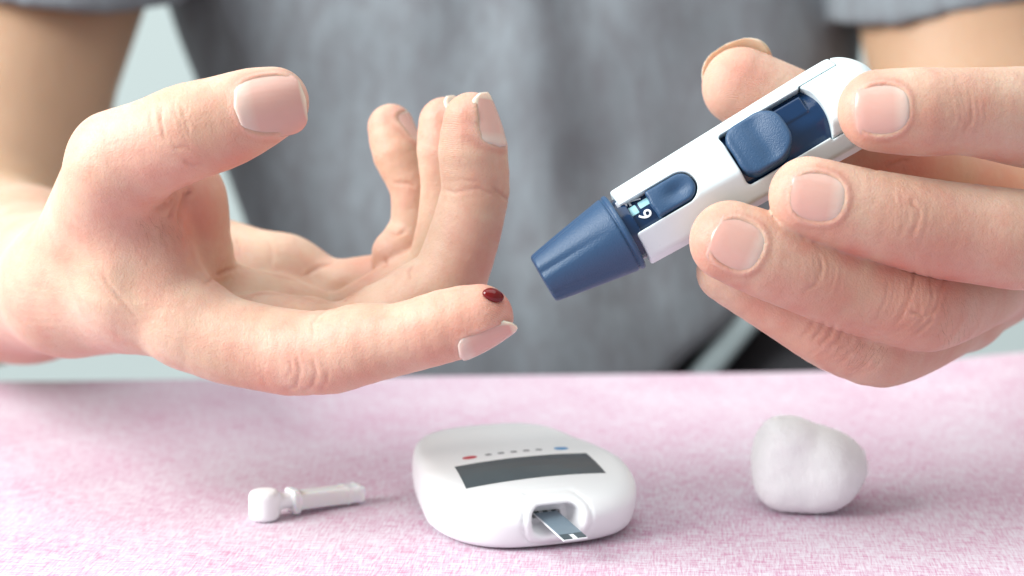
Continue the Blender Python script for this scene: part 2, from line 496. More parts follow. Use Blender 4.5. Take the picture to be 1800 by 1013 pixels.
def build_left_hand_of_person():        # hand holding the lancing pen at the right
    xs = axis(44, 138, VOX, pre=5, post=170); ys = axis(-30, 64, VOX, pre=60, post=170); zs = axis(411, 500, VOX, pre=4, post=370)
    palm = Field(xs, ys, zs)
    C = lambda a, b, k=6.0, n=None, f=1.0: palm.cone(P(*a[:3]), P(*b[:3]), a[3], b[3], k=k, n=n, f=f)
    # metacarpals to wrist
    C((1990, 280, 500, 14), (2060, 330, 575, 20), 8); C((1900, 385, 505, 13.5), (2020, 350, 580, 20), 8)
    C((1785, 462, 500, 12.5), (1980, 350, 580, 19), 8); C((1692, 540, 490, 12), (1940, 360, 578, 17), 8)
    C((1860, 360, 520, 14), (2010, 350, 570, 20), 8)
    # forearm to elbow, upper arm
    C((2010, 345, 580, 22), (2080, 400, 660, 34), 10); C((2080, 400, 660, 34), (2010, 400, 730, 42), 10)
    C((2010, 400, 730, 42), (1740, 240, 765, 47), 10); C((1740, 240, 765, 47), (1652, -230, 800, 50), 10)
    fingers = Field(xs, ys, zs); D = [0, 0, 1.0]
    index = finger_field(palm, [(1545, 195, 424, 10.2), (1620, 197, 424.5, 10.9), (1700, 198, 427, 10.6), (1800, 206, 434, 12.6), (1890, 222, 444, 13), (1990, 280, 500, 14)], 4, D, 0.86)
    middle = finger_field(palm, [(1421, 345, 425, 9.9), (1500, 368, 426, 10.6), (1590, 389, 428, 11.4), (1690, 408, 432, 12.2), (1800, 422, 438, 12.8), (1900, 385, 505, 13.5)], 4, D, 0.86)
    ring = finger_field(palm, [(1283, 424, 428.5, 10.2), (1350, 450, 430, 10.8), (1440, 482, 433.5, 11.3), (1540, 515, 438, 11.5), (1632, 538, 443, 11.8), (1785, 462, 500, 12.5)], 4, D, 0.86)
    pinky = finger_field(palm, [(1278, 478, 444, 8.0), (1390, 543, 446, 9.0), (1470, 588, 448, 9.8), (1550, 608, 452, 11.0), (1692, 540, 490, 12)], 4, D, 0.9)
    thumb = finger_field(palm, [(1303, 152, 463, 10.6), (1365, 186, 464, 11.6), (1480, 235, 468, 11.6), (1640, 305, 492, 13.5), (1860, 400, 530, 18)], 4, D, 0.84)
    for fl in (thumb, index, middle, ring, pinky):
        fingers.merge(fl.D, 0.35)
    palm.merge(fingers.D, 4.0)
    return surface_nets(palm.D, xs, ys, zs, smooth=4)

def project(V):
    return 900 + V[:, 0] / V[:, 2] * FPX, 506.5 - V[:, 1] / V[:, 2] * FPX

class Skin:
    """a hand mesh in measuring coordinates (mm) with colour / relief attributes"""
    def __init__(self, V, F):
        self.V = V; self.F = F; self.N = vnormals(V, F)
        n = len(V)
        self.red = np.zeros(n); self.crease_a = np.zeros(n); self.ridge = np.zeros(n); self.rmask = np.zeros(n); self.pale = np.zeros(n)
        self.refresh()
    def refresh(self):
        self.px, self.py = project(self.V)
        bx = np.clip((self.px / 5).astype(int), -20, 399) + 20; by = np.clip((self.py / 5).astype(int), -20, 239) + 20
        zb = np.full((420, 260), 1e9)
        np.minimum.at(zb, (bx, by), self.V[:, 2])
        z2 = zb.copy()
        for i in (-1, 0, 1):
            for j in (-1, 0, 1):
                z2 = np.minimum(z2, np.roll(np.roll(zb, i, 0), j, 1))
        self.front = (self.V[:, 2] < z2[bx, by] + 7.0) & (self.N[:, 2] < 0.25)
    def line(self, pts, width=0.5, depth=0.4, color=0.6, rim=0.04, geo=True):
        """a crease along photo-pixel points on the near surface; width/depth in mm"""
        pts = np.asarray(pts, float)
        m = self.front & (self.px > pts[:, 0].min() - 30) & (self.px < pts[:, 0].max() + 30) & (self.py > pts[:, 1].min() - 30) & (self.py < pts[:, 1].max() + 30)
        ii = np.flatnonzero(m)
        if len(ii) == 0: return
        q = np.stack([self.px[ii], self.py[ii]], 1)
        best = np.full(len(ii), 1e9); tt = np.zeros(len(ii))
        nseg = len(pts) - 1
        for s in range(nseg):
            a, b = pts[s], pts[s + 1]; ba = b - a
            t = np.clip(((q - a) @ ba) / (ba @ ba + 1e-9), 0, 1)
            d = np.linalg.norm(q - a - t[:, None] * ba, axis=1)
            u = d < best; best[u] = d[u]; tt[u] = (s + t[u]) / nseg
        dm = best / (FPX / self.V[ii, 2])
        fade = np.clip(np.sin(np.pi * np.clip(tt, 0.02, 0.98)) * 1.6, 0, 1)
        g = np.exp(-(dm / width) ** 2) * fade
        g2 = np.exp(-((dm - 2.0 * width) / (width * 1.1)) ** 2) * fade
        if geo: self.V[ii] += self.N[ii] * (-depth * g + rim * g2)[:, None]
        self.crease_a[ii] = np.maximum(self.crease_a[ii], color * np.exp(-(dm / max(width * 0.8, 0.45)) ** 2) * fade)
    def blush(self, px, py, d, r, amt):  # adds skin redness, used for flushed spots and painted shade alike
        c = P(px, py, d); d2 = ((self.V - c) ** 2).sum(1)
        self.red = np.maximum(self.red, min(1.0, amt * 1.25) * np.exp(-d2 / (r * r)))
    def bulge(self, px, py, d, r, amt):
        c = P(px, py, d); d2 = ((self.V - c) ** 2).sum(1)
        self.V += self.N * (amt * np.exp(-d2 / (r * r)))[:, None]
    def pad_ridges(self, px, py, d, r, direction):
        c = P(px, py, d); d2 = ((self.V - c) ** 2).sum(1)
        m = np.exp(-(d2 / (r * r)) ** 2)
        u = m > self.rmask
        dirv = np.asarray(direction, float); dirv /= np.linalg.norm(dirv)
        rel = self.V - c
        side = np.cross(dirv, [0, 0, 1.0]); side /= np.linalg.norm(side) + 1e-9
        ph = rel @ dirv + 0.035 * (rel @ side) ** 2
        self.ridge[u] = ph[u]; self.rmask[u] = m[u]

def make_nail(sk, name, center, tdir, ndir, length, width, parent, free=0.12, lift=0.25, square=3.2, flat=0.0, label=None, w0=0.93, tipx=None, sink=0.0):
    """fit a nail plate onto the finger surface of sk; all vectors in measuring coordinates"""
    t = np.asarray(tdir, float); t /= np.linalg.norm(t)
    n = np.asarray(ndir, float); n = n - t * (n @ t); n /= np.linalg.norm(n)
    b = np.cross(n, t)
    rel = sk.V - center
    a_ = rel @ t; b_ = rel @ b; h_ = rel @ n
    near = (np.abs(a_) < length * 0.62) & (np.abs(b_) < width * 0.6) & (np.abs(h_) < 9) & ((sk.N @ n) > 0.15)
    A = np.stack([np.ones(near.sum()), a_[near], b_[near], a_[near] ** 2, b_[near] ** 2, a_[near] * b_[near]], 1)
    fit = (np.abs(a_[near]) < length * 0.5) & (np.abs(b_[near]) < width * 0.5)
    cf, *_ = np.linalg.lstsq(A[fit], h_[near][fit], rcond=None)
    cf[3] = max(cf[3], -0.012) if flat == 0 else cf[3] * flat
    surf = lambda a, bb: cf[0] + cf[1] * a + cf[2] * bb + cf[3] * a * a + cf[4] * bb * bb + cf[5] * a * bb
    # nail groove / fold on the skin
    ii = np.flatnonzero(near | ((np.abs(a_) < length * 0.75) & (np.abs(b_) < width * 0.75) & (np.abs(h_) < 9) & ((sk.N @ n) > 0.0)))
    an = a_[ii] / (length * 0.5); bn = b_[ii] / (width * 0.5)
    an_p = np.where(an < 0, an * 1.0, an)
    rr = (np.abs(an_p) ** square + np.abs(bn) ** square) ** (1.0 / square)
    dist = (rr - 1.0) * 0.5 * min(length, width)             # ~mm outside the outline
    inside = 1 / (1 + np.exp(np.clip((dist + 0.65) / 0.2, -50, 50)))
    target = surf(a_[ii], b_[ii]) - 0.50
    dh = (target - h_[ii]) * inside
    dh = np.clip(dh, -3.0, 0.0)
    fold = np.exp(-((dist - 0.1) / 0.75) ** 2) * 0.30 * np.clip(0.95 - an, 0, 1)
    sk.V[ii] += n * (dh + fold)[:, None]
    sk.crease_a[ii] = np.maximum(sk.crease_a[ii], 0.30 * np.exp(-((dist - 0.9) / 0.42) ** 2) * np.clip(1.0 - an, 0, 1))
    sk.pale[ii] = np.maximum(sk.pale[ii], 0.12 * np.exp(-((dist - 0.2) / 0.35) ** 2))
    sk.red[ii] = np.maximum(sk.red[ii], 0.55 * np.exp(-(dist / 2.2) ** 2) * (dist > 0))
    # plate
    na, nb = 26, 22
    V = []; tA = []; bA = []
    for i in range(na):
        for j in range(nb):
            u = -1 + 2 * i / (na - 1); v = -1 + 2 * j / (nb - 1)
            # superelliptic disc mapping
            lim = (1 - abs(u) ** square) ** (1.0 / square) if abs(u) < 1 else 0.0
            edge = max(lim, 0.03 if i == 0 else 0.62 if i == na - 1 else 0.0)
            if tipx is None:
                if u > 0.55: edge = max(edge, 0.62 + 0.30 * (1 - u))
            elif u > 0:
                edge = max((1 - u ** tipx) ** (1 / tipx), 0.05)
            aa = u * length * 0.5 * (1 if u < 0 else 1 + free * 0.6)
            bb = v * edge * width * 0.5
            if tipx is None and u > 0.6: aa -= 0.10 * length * (v ** 2) * (u - 0.6) / 0.4
            rim_drop = 0.38 * max(0, (abs(v) ** 6)) * (1 if u < 0.7 else 0.2)
            tip = max(0, (u - 0.75)) * lift * 1.6 - sink * max(0, (u - 0.6) / 0.4) ** 2
            V.append(center + t * aa + b * bb + n * (surf(aa, bb) - 0.14 - 0.35 * max(0.0, (-u - 0.7) / 0.3) ** 2 - rim_drop + tip - (0.25 if i == 0 else 0)))
            tt_ = (u + 1) / 2
            if tipx is not None and tipx < 3 and u > 0.30: tt_ = max(tt_, 1 - (1 - abs(v)) * 0.75)
            tt_ = min(tt_, 1.0); tA.append(tt_ * 0.82 / w0 if tt_ < w0 else 0.90 + 0.1 * (tt_ - w0) / (1 - w0)); bA.append(v)
    V = np.array(V); ntop = len(V)
    V = np.concatenate([V, V - n * 0.55]); tA = tA + tA; bA = bA + bA
    F = []
    for i in range(na - 1):
        for j in range(nb - 1):
            a0 = i * nb + j
            q = (a0, a0 + nb, a0 + nb + 1, a0 + 1)
            F.append(q); F.append(tuple(x + ntop for x in q[::-1]))
    ring = [j for j in range(nb)] + [i * nb + nb - 1 for i in range(1, na)] + [(na - 1) * nb + j for j in range(nb - 2, -1, -1)] + [i * nb for i in range(na - 2, 0, -1)]
    for q0, q1 in zip(ring, ring[1:] + ring[:1]):
        F.append((q0, q1, q1 + ntop, q0 + ntop))
    # orientation: outward = n
    f0 = F[(na // 2) * (nb - 1) * 2 + nb]
    e = np.cross(V[f0[1]] - V[f0[0]], V[f0[2]] - V[f0[0]])
    Wd = to_world(V)
    ee = np.cross(Wd[f0[1]] - Wd[f0[0]], Wd[f0[2]] - Wd[f0[0]]); nw = (to_world(n * 10) - to_world(n * 0)).ravel()
    flip = (ee @ nw) < 0
    if flip: F = [f[::-1] for f in F]
    return ('fingernail', Wd, F, {'nail_t': tA, 'nail_b': bA}, label)

def build_person():
    root = empty('person', Matrix.Translation((0.0, 0.78, -0.02)))
    tag(root, 'person in a grey t-shirt sitting at the table with both hands raised', 'person')
    nails = []
    # ---------------- open hand
    V, F = build_right_hand_of_person()
    A = Skin(V, F)
    A.refresh()
    nails.append(make_nail(A, 'n', P(472, 178, 421), (0.965, 0.20, 0.02), (0.05, 0.12, -1), 17.0, 15.4, None, free=0.03, square=2.8, w0=0.95, tipx=3.0, sink=0.25))
    nails.append(make_nail(A, 'n', P(856, 604, 425), (0.93, 0.32, 0.0), (0.22, -0.90, -0.46), 15.0, 11.5, None, free=0.20, lift=0.0, w0=0.90, tipx=2.1))
    nails.append(make_nail(A, 'n', P(866, 212, 448), (0.02, 0.99, 0.05), (0.95, 0.06, -0.34), 14.0, 11.0, None, free=0.12, lift=0.0, w0=0.86, tipx=2.4))
    nails.append(make_nail(A, 'n', P(822, 212, 466), (0.04, 0.98, 0.05), (0.95, 0.10, -0.30), 13.0, 10.5, None, free=0.10, lift=0.0, w0=0.84, tipx=2.4))
    nails.append(make_nail(A, 'n', P(722, 224, 487), (-0.26, 0.96, 0.0), (0.93, 0.22, -0.28), 11.0, 9.0, None, free=0.14, lift=0.0, w0=0.86, tipx=2.4))
    # colour: flushed spots, with web and underside shade painted red
    for b in [(500, 180, 430, 12, .45), (420, 280, 430, 14, .55), (320, 300, 432, 16, .5), (250, 350, 440, 14, .55), (355, 380, 450, 16, .85), (325, 370, 450, 8, .9),
              (880, 545, 428, 12, .75), (780, 600, 424, 13, .45), (560, 660, 440, 22, .35), (480, 680, 440, 14, .4), (650, 630, 430, 14, .3),
              (800, 200, 452, 11, .45), (860, 330, 450, 10, .4), (760, 200, 468, 10, .5), (680, 230, 490, 10, .5), (700, 330, 485, 9, .3), (860, 460, 450, 14, .45),
              (640, 455, 480, 14, .4), (110, 600, 500, 40, .45), (60, 610, 540, 40, .55), (190, 400, 440, 14, .2)]:
        A.blush(*b)
    for q in [(512, 684, 442, 7, .9), (592, 680, 438, 6.5, 1.0), (822, 508, 428, 9, .7), (625, 545, 436, 8, .6), (305, 160, 430, 8, .8), (325, 190, 421, 7, .5), (180, 215, 440, 9, .6), (400, 300, 428, 9, .5),
              (780, 250, 450, 8, .4), (880, 335, 450, 7, .5), (668, 245, 488, 7, .5)]:
        A.bulge(*q)
    A.N = vnormals(A.V, A.F)
    # creases of the palm, fingers and thumb
    A.refresh()
    L = A.line
    L([(356, 500), (375, 488), (398, 476), (420, 470)], .6, .5, .65); L([(600, 540), (575, 544), (556, 556)], .5, .25, .3)
    L([(552, 590), (548, 570), (562, 552)], .4, .2, .3)
    L([(772, 332), (800, 338), (840, 330), (893, 352)], .4, .2, .4); L([(780, 318), (820, 316), (850, 322)], .4, .15, .2)
    L([(722, 494), (719, 478), (728, 464)], .45, .25, .4); L([(860, 325), (885, 345), (896, 352)], .4, .3, .6)
    L([(686, 322), (715, 322), (740, 330)], .5, .35, .35); L([(684, 408), (700, 412), (715, 405)], .5, .5, .4)
    L([(593, 541), (615, 520), (640, 500), (690, 478)], .6, .5, .8); L([(531, 487), (560, 470), (590, 459)], .6, .4, .6); L([(672, 474), (680, 466), (676, 452)], .5, .4, .6)
    L([(425, 522), (465, 514), (515, 516), (590, 540)], .7, .35, .45); L([(413, 470), (450, 471), (490, 485), (541, 495)], .7, .3, .4); L([(395, 385), (420, 430), (412, 468)], .8, .3, .4); L([(470, 418), (478, 445), (474, 478)], .7, .2, .3)
    L([(490, 690), (520, 680), (528, 650), (520, 620)], .5, .25, .22); L([(525, 692), (548, 680), (556, 655), (548, 625)], .5, .25, .22)
    L([(560, 690), (575, 670), (576, 650)], .5, .2, .2); L([(500, 668), (512, 650), (508, 625)], .45, .15, .12)
    # thumb knuckle wrinkles
    for s, y0, y1, dp in ((-34, 185, 250, .08), (-20, 170, 232, .10), (-6, 178, 262, .12), (8, 168, 225, .10), (20, 190, 262, .10), (33, 180, 230, .07)):
        L([(300 + s, y0), (297 + s, y0 * .6 + y1 * .4), (304 + s, y0 * .3 + y1 * .7), (316 + s, y1)], .4, dp, .15)
    L([(285, 178), (283, 215), (292, 250)], .5, .35, .30); L([(318, 182), (326, 210), (334, 245)], .45, .3, .32)
    L([(300, 262), (325, 258), (350, 268)], .45, .2, .25); L([(318, 280), (340, 290), (360, 285)], .45, .2, .3)
    # web folds under the thumb
    L([(270, 372), (290, 360), (312, 340), (334, 330)], .8, .5, .6, .1); L([(318, 400), (316, 375), (326, 345), (340, 328)], .9, .7, .8, .1)
    L([(296, 385), (300, 372), (312, 352)], .6, .4, .4); L([(345, 470), (336, 430), (330, 400)], .9, .4, .2)
    for i in range(9):
        x = 225 + i * 13 + RNG.uniform(-6, 6); y = 395 + RNG.uniform(-8, 14); L([(x, y), (x + 8, y + 18), (x + 12 + RNG.uniform(-6, 8), y + RNG.uniform(30, 50))], .4, .06, .16)
    L([(175, 470), (190, 500), (215, 530), (250, 570)], .6, .18, .18); L([(150, 470), (175, 505), (205, 540)], .6, .15, .14)
    for i in range(6):
        L([(20 + i * 4, 500 + i * 12), (60, 505 + i * 12), (120, 515 + i * 10)], .7, .1, .08)
    # finger-pad ridges
    A.pad_ridges(870, 545, 424, 6.5, (0.5, 0.87, 0))
    A.pad_ridges(795, 240, 452, 11, (0.1, 1, 0)); A.pad_ridges(670, 240, 488, 9, (0.1, 1, 0))
    # ---------------- hand on the pen
    V, F = build_left_hand_of_person()
    B = Skin(V, F)
    nails.append(make_nail(B, 'n', P(1552, 191, 415), (-0.995, -0.02, 0.10), (-0.08, 0.02, -1), 13.4, 13.4, None, free=0.02, square=2.4, w0=1.01, tipx=3.2, lift=0, sink=0.55))
    nails.append(make_nail(B, 'n', P(1438, 346, 416.5), (-0.985, 0.17, 0.08), (-0.06, 0.03, -1), 14.2, 13.2, None, free=0.02, square=2.4, w0=1.01, tipx=3.2, lift=0, sink=0.55))
    nails.append(make_nail(B, 'n', P(1298, 430, 418.5), (-0.90, 0.40, 0.08), (-0.10, 0.0, -1), 13.4, 13.4, None, free=0.03, square=2.5, w0=0.965, tipx=4.5, lift=0, sink=0.3))
    nails.append(make_nail(B, 'n', P(1295, 130, 468), (-0.42, 0.90, -0.05), (-0.10, 0.12, 0.98), 16.5, 20.0, None, free=0.05, lift=-0.8, w0=0.05, tipx=2.3))
    for b in [(1500, 150, 424, 10, .5), (1490, 230, 424, 9, .4), (1380, 310, 424, 9, .35), (1420, 405, 422, 12, .45), (1250, 380, 424, 11, .4), (1260, 460, 424, 10, .5),
              (1640, 220, 418, 13, .35), (1690, 200, 420, 14, .3), (1600, 370, 420, 14, .35), (1660, 470, 424, 22, .45), (1440, 460, 422, 18, .35), (1380, 520, 426, 16, .35),
              (1640, 500, 428, 20, .6), (1620, 560, 428, 22, .5), (1450, 570, 440, 22, .5), (1300, 140, 455, 12, .55), (1270, 190, 455, 9, .35), (1580, 290, 470, 22, .9), (1740, 300, 490, 16, .4),
              (1700, 590, 450, 30, .3), (1560, 650, 445, 25, .25)]:
        B.blush(*b)
    for q in [(1420, 425, 424, 6, .6), (1500, 445, 424, 6, .75), (1580, 470, 426, 7, .85), (1660, 495, 430, 8, .85), (1740, 510, 432, 8, .6), (1560, 266, 424, 6, .55), (1650, 270, 424, 6, .55), (1740, 285, 430, 8, .6),
              (1300, 500, 428, 6, .6), (1400, 540, 430, 7, .6), (1500, 575, 434, 8, .6), (1600, 600, 440, 9, .5), (1330, 540, 440, 7, .6), (1480, 500, 428, 7, .5)]:
        B.blush(*q)  # redness along the finger seams stands in for contact shade
    for q in [(1622, 525, 430, 9, .9), (1700, 125, 427, 7, .4), (1790, 400, 424, 10, .7), (1600, 385, 417, 8, .3), (1440, 480, 418, 8, .3), (1460, 585, 440, 8, .6), (1800, 190, 420, 10, .6), (1250, 200, 455, 8, .5)]:
        B.bulge(*q)
    B.N = vnormals(B.V, B.F)
    B.refresh()
    L = B.line
    # dorsal wrinkles
    for s, dp in ((-26, .10), (-14, .16), (-5, .22), (8, .22), (18, .14), (30, .10)):
        j = RNG.uniform(-8, 8, 9); dp = dp * 0.55
        L([(1690 + s + j[0], 150 + 2 * j[1]), (1700 + s, 180 + j[0]), (1703 + s, 210), (1692 + s + j[2], 240 + 2 * j[1])], .4, dp * RNG.uniform(.5, 1.2), .16)
        L([(1592 + s + j[3], 335 + 2 * j[4]), (1600 + s, 360), (1600 + s, 395 + j[3]), (1582 + s + j[5], 430 + 2 * j[4])], .4, dp * RNG.uniform(.5, 1.2), .18)
        L([(1440 + s + j[6], 445 + 2 * j[7]), (1450 + s, 470), (1446 + s, 500 + j[6]), (1428 + s + j[8], 528 + 2 * j[7])], .4, dp * RNG.uniform(.5, 1.2), .16)
    L([(1706, 180), (1707, 210), (1690, 240)], .4, .2, .4); L([(1606, 345), (1602, 360), (1616, 370), (1612, 395), (1588, 430)], .4, .25, .5)
    L([(1442, 450), (1444, 475), (1434, 500), (1412, 512)], .4, .3, .35)
    # big knuckle of the ring finger
    L([(1606, 468), (1607, 490), (1600, 520), (1588, 550), (1565, 585)], .42, .3, .7); L([(1630, 470), (1636, 495), (1640, 530)], .42, .28, .6)
    L([(1616, 520), (1614, 545), (1620, 560), (1612, 575)], .42, .2, .45); L([(1600, 540), (1612, 552), (1625, 556), (1645, 545), (1652, 525)], .42, .2, .45)
    L([(1598, 548), (1615, 552)], .4, .3, .5); L([(1606, 590), (1625, 572), (1640, 560)], .45, .25, .4)
    for s in (-46, -34, -24, -12, 24, 36, 48, 60):
        L([(1606 + s, 476 + abs(s) * .4), (1607 + s, 505), (1600 + s, 535), (1580 + s, 575)], .45, .10, .16)
    for i in range(6):
        L([(1555 + i * 22, 590 + i * 2), (1585 + i * 20, 580 - i * 2), (1610 + i * 17, 560 - i * 4)], .42, .12, .16)
    L([(1642, 520), (1655, 505), (1660, 480)], .4, .15, .25)
    # pinky knuckle
    for i, dp in enumerate((.2, .35, .4, .25, .15, .12)):
        x = 1420 + i * 17; L([(x + 12, 556 + i * 6), (x + 4, 578 + i * 6), (x - 12, 594 + i * 6)], .45, dp, .25 + dp * .8)
    for i in range(7):
        L([(1450 + i * 16, 590 + i * 7), (1440 + i * 16, 612 + i * 6), (1420 + i * 16, 626 + i * 5)], .4, .1, .14)
    B.pad_ridges(1290, 165, 455, 14, (-0.08, 1, 0))
    # thumb fold behind the pen, palm lines
    L([(1530, 300), (1570, 288), (1612, 276)], .5, .4, .4)
    hairs = []
    def hair(sk, px, py, dx, dy, n):
        ii = np.flatnonzero(sk.front & (np.abs(sk.px - px) < 7) & (np.abs(sk.py - py) < 7))
        if not len(ii): return
        i = ii[np.argmin((sk.px[ii] - px) ** 2 + (sk.py[ii] - py) ** 2)]
        d = sk.V[i, 2]; nn = sk.N[i]; tv = np.array([dx, -dy, 0.0]) * d / FPX; tv -= nn * (nn @ tv) * 0.9
        sd = np.cross(tv, nn); sd /= np.linalg.norm(sd) + 1e-9; cv = RNG.uniform(-0.25, 0.25) * np.linalg.norm(tv)
        hairs.append([sk.V[i] + nn * (0.25 + 0.5 * math.sin(a * 2.6)) + tv * a + sd * cv * a * a for a in np.linspace(0, 1, 6)] + [sd])
    for _ in range(46):
        x = RNG.uniform(1645, 1720); y = RNG.uniform(520, 600); hair(B, x, y, RNG.uniform(4, 16), RNG.uniform(18, 40), 0)
    for _ in range(30):
        x = RNG.uniform(1470, 1560); y = RNG.uniform(600, 640); hair(B, x, y, RNG.uniform(-18, -6), RNG.uniform(10, 26), 0)
    for _ in range(24):
        x = RNG.uniform(230, 335); y = RNG.uniform(380, 425); hair(A, x, y, RNG.uniform(2, 22), RNG.uniform(12, 36), 0)
    # ---------------- shoulders / torso under the shirt (coarse)
    xs = axis(-250, 270, 7.0); ys = axis(-260, 250, 7.0); zs = axis(700, 960, 7.0)
    T = Field(xs, ys, zs)
    T.cone(P(910, 400, 850), P(910, -250, 850), 55, 62, 30, m=90); T.cone(P(740, 350, 850), P(650, -250, 850), 58, 70, 30, m=90); T.cone(P(1050, 230, 850), P(1150, -250, 850), 55, 70, 30, m=90)
    T.cone(P(130, -230, 790), P(600, -330, 850), 45, 60, 30, m=90); T.cone(P(1652, -230, 800), P(1250, -330, 850), 45, 60, 30, m=90)
    TV, TF = surface_nets(T.D, xs, ys, zs, 2)
    V = np.concatenate([A.V, B.V, TV]); F = np.concatenate([A.F, B.F + len(A.V), TF + len(A.V) + len(B.V)])
    z = np.zeros(len(TV)); cat = lambda k: np.concatenate([getattr(A, k), getattr(B, k), z])
    inv = root.matrix_world.inverted()
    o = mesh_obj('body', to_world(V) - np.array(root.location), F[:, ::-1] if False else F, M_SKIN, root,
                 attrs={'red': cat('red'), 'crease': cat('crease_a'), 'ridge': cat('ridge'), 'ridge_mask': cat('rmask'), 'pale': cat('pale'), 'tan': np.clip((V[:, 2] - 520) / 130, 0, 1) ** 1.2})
    labels = ['thumbnail of the open hand', 'long fingernail of the pricked index finger', 'fingernail of the raised middle finger', 'fingernail of the ring finger seen behind the middle finger',
              'small fingernail of the raised little finger', 'fingernail of the index finger on the pen', 'fingernail of the middle finger on the pen', 'fingernail of the ring finger on the pen', 'rim of the thumbnail behind the pen']
    for (nm, Wd, Fc, at_, _), lb in zip(nails, labels):
        n = mesh_obj(nm, Wd - np.array(root.location), Fc, M_NAIL, o, attrs=at_)
        n['label'] = lb
    HV = []; HF = []
    for h in hairs:
        sd = h[-1]; k = len(HV)
        for q, p in enumerate(h[:-1]):
            w_ = 0.022 * (1 - q / 6.5); HV += [p - sd * w_, p + sd * w_]
            if q: HF.append((k + 2 * q - 2, k + 2 * q - 1, k + 2 * q + 1, k + 2 * q))
    hm = NT('body_hair'); hm.set(Base_Color=(0.16, 0.09, 0.06, 1), Roughness=0.5)
    ho = mesh_obj('hair', to_world(np.array(HV)) - np.array(root.location), HF, hm.m, o); ho['kind'] = 'stuff'
    return root, A, B

def fix_orientation(o):
    """make normals point outwards"""
    import bmesh
    bm = bmesh.new(); bm.from_mesh(o.data)
    v = bm.calc_volume(signed=True)
    if v < 0:
        bmesh.ops.reverse_faces(bm, faces=bm.faces[:]); bm.to_mesh(o.data)
    bm.free()

PERSON, HAND_A, HAND_B = build_person()

def build_shirt():
    xs = axis(-330, 340, 2.2); ys = axis(-150, 175, 2.2); zs = axis(690, 930, 2.2)
    Fd = Field(xs, ys, zs)
    # trunk as two stacked slabs of merged columns; left outline slants in towards the table
    def col_(px0, py0, d0, r0, px1, py1, d1, r1, k=40):
        Fd.cone(P(px0, py0, d0), P(px1, py1, d1), r0, r1, k, m=60)
    col_(470, -350, 850, 80, 858, 760, 855, 78); col_(1240, -350, 850, 86, 1180, 760, 860, 74); col_(900, -350, 838, 88, 920, 760, 842, 80)
    # fold ridges and valleys of the jersey
    def fold(pts, r, depth, k=14):
        m_ = len(pts) - 1
        for q, (a, b) in enumerate(zip(pts, pts[1:])):
            r0 = r * (1 - 0.55 * q / m_); r1 = r * (1 - 0.55 * (q + 1) / m_) if q + 1 < m_ else r * 0.12
            a = np.array(P(*a)); b = np.array(P(*b))
            if q + 1 == m_: b = b + np.array([0, 0, -6.0 if depth < 0 else 6.0])
            Fd.cone(a, b, r0, r1, k, sub=depth < 0)
    fold([(375, -60, 775), (420, 120, 765), (520, 330, 757), (640, 560, 752)], 9, -1, 16)
    fold([(330, -40, 800), (365, 120, 790), (440, 300, 778), (560, 520, 772)], 8, -1, 12)
    fold([(470, -60, 764), (520, 120, 757), (640, 380, 749), (760, 660, 749)], 7, -1, 18)
    fold([(1500, 60, 770), (1400, 330, 762), (1250, 560, 757), (1130, 680, 757)], 9, -1, 18)
    fold([(1530, 260, 790), (1400, 480, 778), (1280, 660, 775)], 13, -1, 14)
    fold([(1010, -60, 753), (1080, 300, 752), (1130, 480, 752), (1150, 660, 756)], 7, -1, 26)
    fold([(820, -80, 752), (850, 260, 751), (900, 660, 752)], 6, -1, 26)
    D = Fd.D
    X, Y, Z = Fd.coords((slice(None), slice(None), slice(None)))
    # sleeves: tubes round the upper arms, hollowed and hemmed, then joined to the trunk at the shoulder
    def sleeve(a, b, c_, ra, rb, hem_plane):
        S = Field(xs, ys, zs)
        S.cone(P(*a), P(*b), ra, rb, 10, m=30); S.cone(P(*b), P(*c_), rb, 80, 14, m=30)
        a = P(*a); b = P(*b); ax = (b - a) / np.linalg.norm(b - a)
        sd = smax(S.D, -hem_plane, 1.2)
        # turned hem: a slight ridge above the edge
        sd = sd - 0.7 * np.exp(-((hem_plane - 9.0) / 2.0) ** 2) * 0 - 0.5 * np.exp(-((hem_plane - 4.0) / 4.0) ** 2)
        inner = cone_d(X, Y, Z, a - ax * 60, b, ra - 7.5, rb - 10)
        return smax(sd, -inner, 2.0)
    q = P(190, 26, 715)
    s1 = sleeve((46, 95, 762), (170, -330, 795), (560, -420, 840), 58.5, 64, Y - q[1] - 0.25 * (Z - 715) + 0.06 * (X - q[0]) - 0.002 * np.clip(q[0] - X, 0, 99) ** 2)
    q = P(1515, 52, 745)
    s2 = sleeve((1705, 120, 784), (1640, -330, 805), (1250, -420, 840), 58.5, 64, Y - q[1] - 0.206 * (X - q[0]) - 0.25 * (Z - 745))
    D = smin(smin(D, s1, 3.0), s2, 3.0)
    # raised hem at the sitter's left hip
    p0 = P(1165, 668, 780); p1 = P(1440, 445, 780); e = p1 - p0; nn = np.array([-e[1], e[0], 0.0]); nn /= np.linalg.norm(nn)
    if nn[1] > 0: nn = -nn
    cut = (X - p0[0]) * nn[0] + (Y - p0[1]) * nn[1]
    D = np.where(X > P(1000, 0, 780)[0], smax(D, cut + 0 * Z, 8.0), D)
    # small cloth undulation
    D = D + 0.9 * np.sin(X * 0.055 + 1.3 * np.sin(Y * 0.03)) * np.sin(Y * 0.04 + 0.8) + 0.5 * np.sin(X * 0.13 + Y * 0.07)
    V, F = surface_nets(D.astype(np.float32), xs, ys, zs, 3)
    o = mesh_obj('t_shirt', to_world(V) - np.array(PERSON.location), F, M_SHIRT, PERSON)
    o['label'] = 'grey heather short-sleeved t-shirt'
build_shirt()

